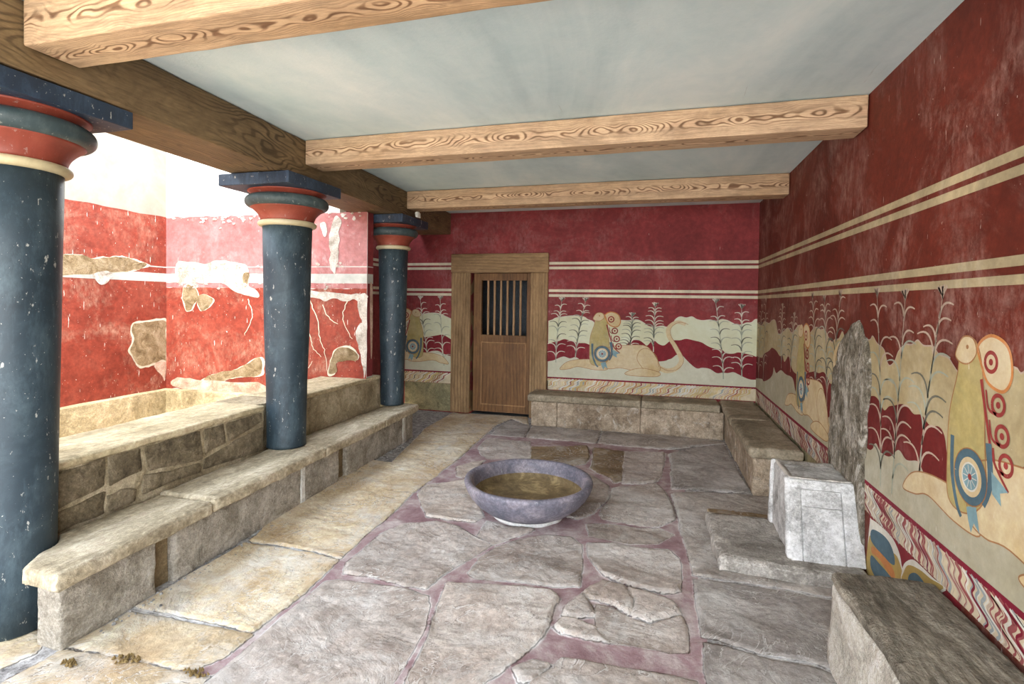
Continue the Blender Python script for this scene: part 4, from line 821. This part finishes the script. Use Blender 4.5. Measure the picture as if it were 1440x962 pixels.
V, F = rbox(0, .10, -8.4, -2.0, -.9, .47, .12, .006, .01, 4, lambda p: (wA(p[1]) + p[0], p[1], p[2]), 4)
obj('wall_plinth', V, F, LEDGE, wl, smooth=True)

bw_ = lambda p: (p[0], wBy(p[0]) + p[1], p[2])
V, F = join(box(-3.515, -2.882, 0, .115, .702, 2.405, bw_), box(-3.515, -3.20, 0, .115, 2.405, 3.6, bw_))
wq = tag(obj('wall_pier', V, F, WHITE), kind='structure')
V, F = box(-5.9, -3.515, 0, .115, -.9, 3.6, bw_)
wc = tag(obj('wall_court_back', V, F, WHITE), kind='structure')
P = Paint(lambda u, v, d: (u, wBy(u) - d, v))
rail(P, -5.40, -2.884, 2.411, 1.62, RED_C, .002, .015, 9); rail(P, -5.40, -2.884, 1.62, .47, RED_A, .002, .015, 2)
rail(P, -5.40, -2.884, 1.853, 1.843, BANDG, .003, .002, 3)
rail(P, -5.40, -2.884, 1.775, 1.675, BANDG, .003, .004, 4)
for i, (k_, pl_) in enumerate(PATCH_B):
    patch(P, k_, [(min(max(a, -5.35), -2.886), b) for a, b in pl_], i + 20, .004 + .0005 * i)
# hairline cracks in the lower plaster
for i, c_ in enumerate(([(-3.55, 1.5), (-3.45, 1.3), (-3.42, 1.1), (-3.36, .95), (-3.33, .75)], [(-3.7, 1.3), (-3.55, 1.15), (-3.5, 1.0), (-3.4, .9)], [(-3.1, 1.5), (-3.15, 1.3), (-3.05, 1.1)],
                        [(-4.3, 1.5), (-4.25, 1.3), (-4.35, 1.1)], [(-3.4, 1.45), (-3.3, 1.3), (-3.2, 1.25)], [(-3.8, .8), (-3.6, .76), (-3.5, .85)])):
    P.stroke([(u + .02 * noise.noise(Vector((u * 30, v * 30, i))), v) for u, v in spline(c_, 6)], .012, .005, STRIPE, .009)
# flaked edge where the paint meets the white
r_ = random.Random(5)
for i in range(150):
    u = r_.uniform(-5.3, -2.9); v = 2.41 - abs(r_.gauss(0, .05)) if i % 2 else r_.choice((1.86, 1.66, 1.64)) + r_.gauss(0, .018)
    s_ = r_.uniform(.006, .028)
    P.poly([(min(u + s_ * r_.uniform(.5, 1.4) * math.cos(t), -2.886), v + s_ * .7 * r_.uniform(.4, 1.2) * math.sin(t)) for t in np.linspace(0, 5.6, 8)], PATCHW, .0085 + i * 1e-5)
P.build('wall_painting', wc)
V, F = rbox(-5.4, -3.52, -.10, 0, -.9, .47, .12, .006, .01, 4, lambda p: (p[0], wBy(p[0]) + p[1], p[2]), 6)
obj('wall_plinth', V, F, LEDGE, wc, smooth=True)
# short wall that closes the corner behind the last column
V, F = box(-3.65, -3.40, -1.74, -.001, -.05, 2.75)
wp = tag(obj('wall_left_end', V, F, RED_B), kind='structure')
P = Paint(lambda u, v, d: (-2.882 + d, u, v))
P.poly([(-1.848, 0.71), (-1.738, .71), (-1.738, 2.409), (-1.848, 2.409)], RED_B, .002)
P.poly([(-1.848, 1.853), (-1.738, 1.853), (-1.738, 1.843), (-1.848, 1.843)], BANDG, .003)
P.poly([(-1.848, 1.775), (-1.738, 1.775), (-1.738, 1.675), (-1.848, 1.675)], BANDG, .003)
P.poly(jagpoly([(-1.80, 1.66), (-1.745, 1.6), (-1.745, 1.0), (-1.77, .9), (-1.79, 1.2)], .004), PATCHP, .004)
P.build('wall_painting', wc)
P = Paint(lambda u, v, d: (-3.40 + d, u, v))
for a_, b_ in ((S1T, S1T - .034), (S1B + .034, S1B), (S2T, S2T - .034), (S2B + .034, S2B)):
    P.poly([(-1.73, a_), (-.01, a_), (-.01, b_), (-1.73, b_)], STRIPE, D)
P.poly([(-1.73, .0), (-.01, .0), (-.01, ZB), (-1.73, ZB)], DADO, D)
P.build('wall_painting', wp)
V, F = box(-5.9, -3.3, -8.5, -1.7, -1.0, -.8)
tag(obj('floor_sunken_court', V, F, LEDGE), kind='structure')

# ------------------------------------------------------------------ benches along the painted walls
def bench(parts, label, loc):
    r = empty('stone_bench', loc, label, 'bench')
    for nm, b_, m, bev in parts:
        V, F = rbox(*b_, .035, .005, bev, 8, None, b_[0] * 3 + b_[2] * 5, .01)
        obj(nm, V, F, m, r, smooth=True)
    return r
bench([('seat_slab', (-1.515, -.16, -.430, -.012, .292, ZB), BENCH_TOP, .02), ('seat_slab', (-.156, .705, -.425, -.012, .294, ZB + .001), BENCH_TOP, .02),
       ('base_block', (-1.475, -1.155, -.385, -.014, -.02, .293), BENCH_FACE, .008), ('base_block', (-1.150, -.165, -.385, -.014, -.02, .293), BENCH_FACE, .008), ('base_block', (-.16, .745, -.388, -.014, -.02, .293), BENCH_FACE, .008)],
      'stone block bench against the far wall, right of the door under the painted lying beast', (-.4, -.2, 0))
bench([('seat_slab', (.722, XR - .012, -1.06, -.012, .292, ZB + .001), BENCH_TOP, .025), ('seat_slab', (.725, XR - .012, -2.175, -1.065, .290, ZB - .001), BENCH_TOP, .025),
       ('base_block', (.755, XR - .012, -1.2, -.014, -.02, .293), BENCH_FACE, .012), ('base_block', (.76, XR - .012, -2.15, -1.205, -.02, .293), BENCH_FACE, .02)],
      'short stone bench on the right wall between the far corner and the throne', (.94, -1.1, 0))
def nearw(p):
    x, y, z = p
    f = (XR - x) / .37
    return (x - f * (.018 + .02 * (1 - z / .378)) + f * .03 * noise.noise(Vector((1, y * 2.2, z))), y, z + .012 * noise.noise(Vector((x * 2, y * 2.5, 3))))
NB = stone('ridged_grey_brown_bench_top', (.15, .13, .095), (.27, .235, .18), (.42, .375, .30), 2.6, .3, (3.2, .7, 1), 1., .05, dark=.5, rot=.55, mott=.5)
NBF = stone('white_chipped_bench_face', (.42, .38, .30), (.60, .56, .48), (.74, .71, .65), 4, .5, bump=.9, dist=.018, white=.5, dark=.2)
r = empty('stone_bench', (.94, -5.5, 0), 'near stone bench with ridged top in the lower right corner, cut off by the frame', 'bench')
V, F = rbox(.76, XR - .012, -7.4, -4.135, .325, ZB, .025, .008, .022, 8, nearw, 3, .02); obj('seat_slab', V, F, NB, r, smooth=True)
V, F = rbox(.768, XR - .012, -7.4, -4.14, -.02, .328, .035, .007, .015, 8, nearw, 6, .015); obj('base_block', V, F, NBF, r, smooth=True)

# ------------------------------------------------------------------ throne
th = empty('throne', (.94, -3.1, 0), 'grey-white gypsum throne with tall wavy-edged stone back against the right wall', 'throne')
def thw(p):
    x, y, z = p; t = max(0, (z - .07)) / .42
    y2 = y + (.155 * t if y < -3.12 else .155 * t * max(0, (-2.84 - y) / .28) if y < -2.84 else 0)
    x2 = x + (.012 * t) * (XR - x) / .38
    return (x2, y2, z)
V, F = rbox(.752, XR - .012, -3.395, -2.845, .07, .475, .03, .005, .014, 9, thw, 3, .012); obj('seat_block', V, F, THR, th, smooth=True)
for (y0, y1) in ((-3.40, -3.34), (-2.90, -2.84)):
    V, F = rbox(.735, .80, y0, y1, .07, .488, .03, .004, .014, 9, thw, y0, .01); obj('front_post', V, F, THR, th, smooth=True)
# framed side panel: stiles, rails
for (x0, x1, z0, z1) in ((.757, .815, .07, .478), (1.035, XR - .004, .07, .478), (.820, 1.030, .07, .343), (.820, 1.030, .350, .434), (.757, XR - .004, .438, .484)):
    V, F = rbox(x0, x1, -3.406, -3.38, z0, z1, .03, .002, .004, 9, thw, x0 * 9); obj('side_panel', V, F, THR, th, smooth=True)
# dished seat
V = []; F = []; nx2, ny2 = 22, 30
for j in range(ny2 + 1):
    for i in range(nx2 + 1):
        u, v = i / nx2, j / ny2; x = .772 + u * (XR - .03 - .772); y = -3.235 + v * .372
        e_ = min(v, 1 - v, u * .8 + .04) ; dip = .035 * min(1, max(0, (e_ - .08) / .14)) ** 1.0
        V.append((x, y, .488 - dip + .004 * noise.noise(Vector((x * 20, y * 20, 0)))))
for j in range(ny2):
    for i in range(nx2): a_ = j * (nx2 + 1) + i; F.append((a_, a_ + 1, a_ + nx2 + 2, a_ + nx2 + 1))
nb = len(V); per = [i for i in range(nx2 + 1)] + [(j + 1) * (nx2 + 1) - 1 for j in range(1, ny2 + 1)] + [ny2 * (nx2 + 1) + i for i in range(nx2 - 1, -1, -1)] + [j * (nx2 + 1) for j in range(ny2 - 1, 0, -1)]
for p_ in per: V.append((V[p_][0], V[p_][1], .44))
for i in range(len(per)): j = (i + 1) % len(per); F.append((per[i], nb + i, nb + j, per[j]))
obj('seat', V, F, THR_TOP, th, smooth=True)
# tall back, a thick slab with an uneven outline
bp = [(a + .012 * noise.noise(Vector((a * 19, b * 19, 2))), b) for a, b in spline(BACKREST[1:-1], 5, False)]
bp = [(-2.742, .10)] + bp + [(-3.37, .10)]
cu = sum(a for a, b in bp) / len(bp); cv = .75
V = []; F = []; n_ = len(bp)
LV = ((1, .002), (1., .010), (.985, .017), (.93, .022), (.8, .026), (.6, .028), (.4, .028), (.2, .028), (.05, .028))
for k_, d_ in LV:
    for a, b in bp:
        y = -3.06 + (a + 3.06) * k_; z = cv + (b - cv) * (k_ ** .8 if k_ > .5 else k_)
        V.append((XR - d_ - (.009 * noise.noise(Vector((y * 8, z * 6, 5))) + .005 * noise.noise(Vector((y * 25, z * 20, 5)))) * (k_ < 1), y, z))
for l in range(len(LV) - 1):
    for j in range(n_): F.append((l * n_ + j, l * n_ + (j + 1) % n_, (l + 1) * n_ + (j + 1) % n_, (l + 1) * n_ + j))
F.append(tuple((len(LV) - 1) * n_ + j for j in range(n_)))
obj('backrest', V, F, BACKR, th, smooth=True)
V, F = rbox(.36, XR - .014, -3.485, -2.80, -.02, .072, .03, .006, .018, 7, lambda p: (p[0] + .04 * (XR - p[0]) * noise.noise(Vector((p[1] * 3, 2, 0))), p[1] - (.07 * (p[0] - .36) if p[1] < -3.2 else 0), p[2]), 8, .02)
obj('foot_slab', V, F, THR_TOP, th, smooth=True)

# ------------------------------------------------------------------ basin
BX, BY = -.868, -3.007
bo = empty('stone_basin', (BX, BY, 0), 'wide round bluish-purple stone basin standing on the flagstones in the middle', 'basin')
outer = [(.002, .20), (.006, .235), (.022, .29), (.05, .345), (.09, .398), (.135, .438), (.18, .463), (.212, .476), (.228, .480), (.240, .476), (.246, .462), (.246, .446), (.238, .432), (.222, .420), (.19, .418), (.15, .408), (.10, .398)]
outer = [(z_, r_ * .96) for z_, r_ in outer]
V, F = lathe(outer, BX, BY, 96, True, False)
V = [(x + .003 * noise.noise(Vector((x * 6, y * 6, z * 6))), y, z + .003 * noise.noise(Vector((x * 5, y * 5, 1)))) for x, y, z in V]
obj('bowl', V, F, BASIN, bo, smooth=True)
V, F = lathe([(.15, .391), (.112, .383), (.100, .33), (.096, .18), (.093, .08), (.092, .01)], BX, BY, 96, False, True)
obj('bowl_bottom', V, F, BASIN_IN, bo, smooth=True)
V, F = lathe([(-.015, .255), (.002, .248), (.008, .235), (.009, .15)], BX, BY, 64, True, True)
V = [(x + .012 * noise.noise(Vector((x * 9, y * 9, 1))), y + .012 * noise.noise(Vector((x * 9, y * 9, 5))), z) for x, y, z in V]
obj('mortar_ring', V, F, MORTAR, bo, smooth=True)

# ------------------------------------------------------------------ small things on the floor
for i, (x, y, s_, lb) in enumerate(((-2.30, -5.088, .030, 'small tuft of dry brown moss near the end of the left bench'), (-2.10, -5.0, .055, 'widest patch of dry brown moss in a joint of the cream paving'), (-1.765, -4.985, .04, 'tuft of dry brown moss at the edge between cream and purple paving'))):
    V = []; F = []
    r2 = random.Random(i)
    for b_ in range(26):
        cx_, cy_ = x + r2.gauss(0, s_ * .55), y + r2.gauss(0, s_ * .25); rr = r2.uniform(.004, .010); o_ = len(V)
        for t in range(6): V.append((cx_ + rr * math.cos(t * 1.047), cy_ + rr * math.sin(t * 1.047), -.004))
        V.append((cx_ + r2.uniform(-.008, .008), cy_, r2.uniform(.004, .014)))
        for t in range(6): F.append((o_ + t, o_ + (t + 1) % 6, o_ + 6))
    tag(obj('moss_tuft', V, F, MOSS, loc=(x, y, -.004)), lb, 'moss', 'dry moss in the paving joints')
V = []; F = []; r2 = random.Random(4)
for i in range(260):
    y = r2.uniform(-4.9, -1.4); x = -2.652 + TH * y + abs(r2.gauss(.035, .03)) + .006; s_ = r2.uniform(.003, .010); o_ = len(V); z = -.010
    for k_ in range(5): t = k_ * 1.2566; V.append((x + s_ * math.cos(t), y + s_ * math.sin(t), z))
    for k_ in range(5): t = k_ * 1.2566 + .4; V.append((x + s_ * .6 * math.cos(t), y + s_ * .6 * math.sin(t), z + s_ * 1.1))
    for k_ in range(5): F.append((o_ + k_, o_ + (k_ + 1) % 5, o_ + 5 + (k_ + 1) % 5, o_ + 5 + k_))
    F.append(tuple(o_ + 5 + k_ for k_ in range(5)))
tag(obj('gravel', V, F, stone('grey_grit', (.16, .155, .15), (.30, .29, .28), (.44, .43, .41), 9, .2, wear=0), loc=(-2.5, -3.2, -.01)), 'loose grey grit along the foot of the left bench', 'gravel', kind='stuff')

# ------------------------------------------------------------------ light: open sky over the court and through the open front
w = bpy.data.worlds.new('sky'); SC.world = w; w.use_nodes = True
t = w.node_tree; t.nodes.clear()
o_ = t.nodes.new('ShaderNodeOutputWorld'); bg = t.nodes.new('ShaderNodeBackground'); t.links.new(bg.outputs[0], o_.inputs[0])
tc = t.nodes.new('ShaderNodeTexCoord'); sp = t.nodes.new('ShaderNodeSeparateXYZ'); t.links.new(tc.outputs['Generated'], sp.inputs[0])
mp_ = t.nodes.new('ShaderNodeMapRange'); t.links.new(sp.outputs[2], mp_.inputs[0]); mp_.inputs[1].default_value = -.3; mp_.inputs[2].default_value = .6
rp = t.nodes.new('ShaderNodeValToRGB'); t.links.new(mp_.outputs[0], rp.inputs[0])
e_ = rp.color_ramp.elements; e_[0].position = 0; e_[0].color = (.78, .70, .60, 1); e_[1].position = .35; e_[1].color = (.95, .97, 1.0, 1)
x_ = e_.new(1.); x_.color = (.80, .90, 1.05, 1)
t.links.new(rp.outputs[0], bg.inputs[0]); bg.inputs[1].default_value = 3.6
sun = bpy.data.lights.new('sun', 'SUN'); sun.energy = 2.2; sun.angle = math.radians(6); sun.color = (1, .93, .80)
so = bpy.data.objects.new('sun', sun); COL.objects.link(so)
d_ = Vector((-.30, .62, -1.25)); so.rotation_euler = d_.to_track_quat('-Z', 'Y').to_euler()

# ------------------------------------------------------------------ camera
cam = bpy.data.cameras.new('camera'); co = bpy.data.objects.new('camera', cam); COL.objects.link(co)
cam.sensor_width = 36; cam.sensor_fit = 'HORIZONTAL'; cam.lens = 735.088 / 1440 * 36
cam.shift_y = -(481 - 439.9604) / 1440; cam.clip_start = .05
R3 = ((.96348, .267445, .013397), (-.018202, .015497, .999714), (-.267161, .963449, -.019799))
m4 = Matrix(((R3[0][0], R3[1][0], -R3[2][0], 0), (R3[0][1], R3[1][1], -R3[2][1], -6.6435), (R3[0][2], R3[1][2], -R3[2][2], 1.5), (0, 0, 0, 1)))
co.matrix_world = m4
SC.camera = co
SC.view_settings.view_transform = 'Standard'; SC.view_settings.look = 'None'; SC.view_settings.gamma = 1
SC.view_settings.use_curve_mapping = False
SC.view_settings.exposure = 1.22
SC.cycles.use_denoising = True
SC.cycles.max_bounces = 8; SC.cycles.diffuse_bounces = 6
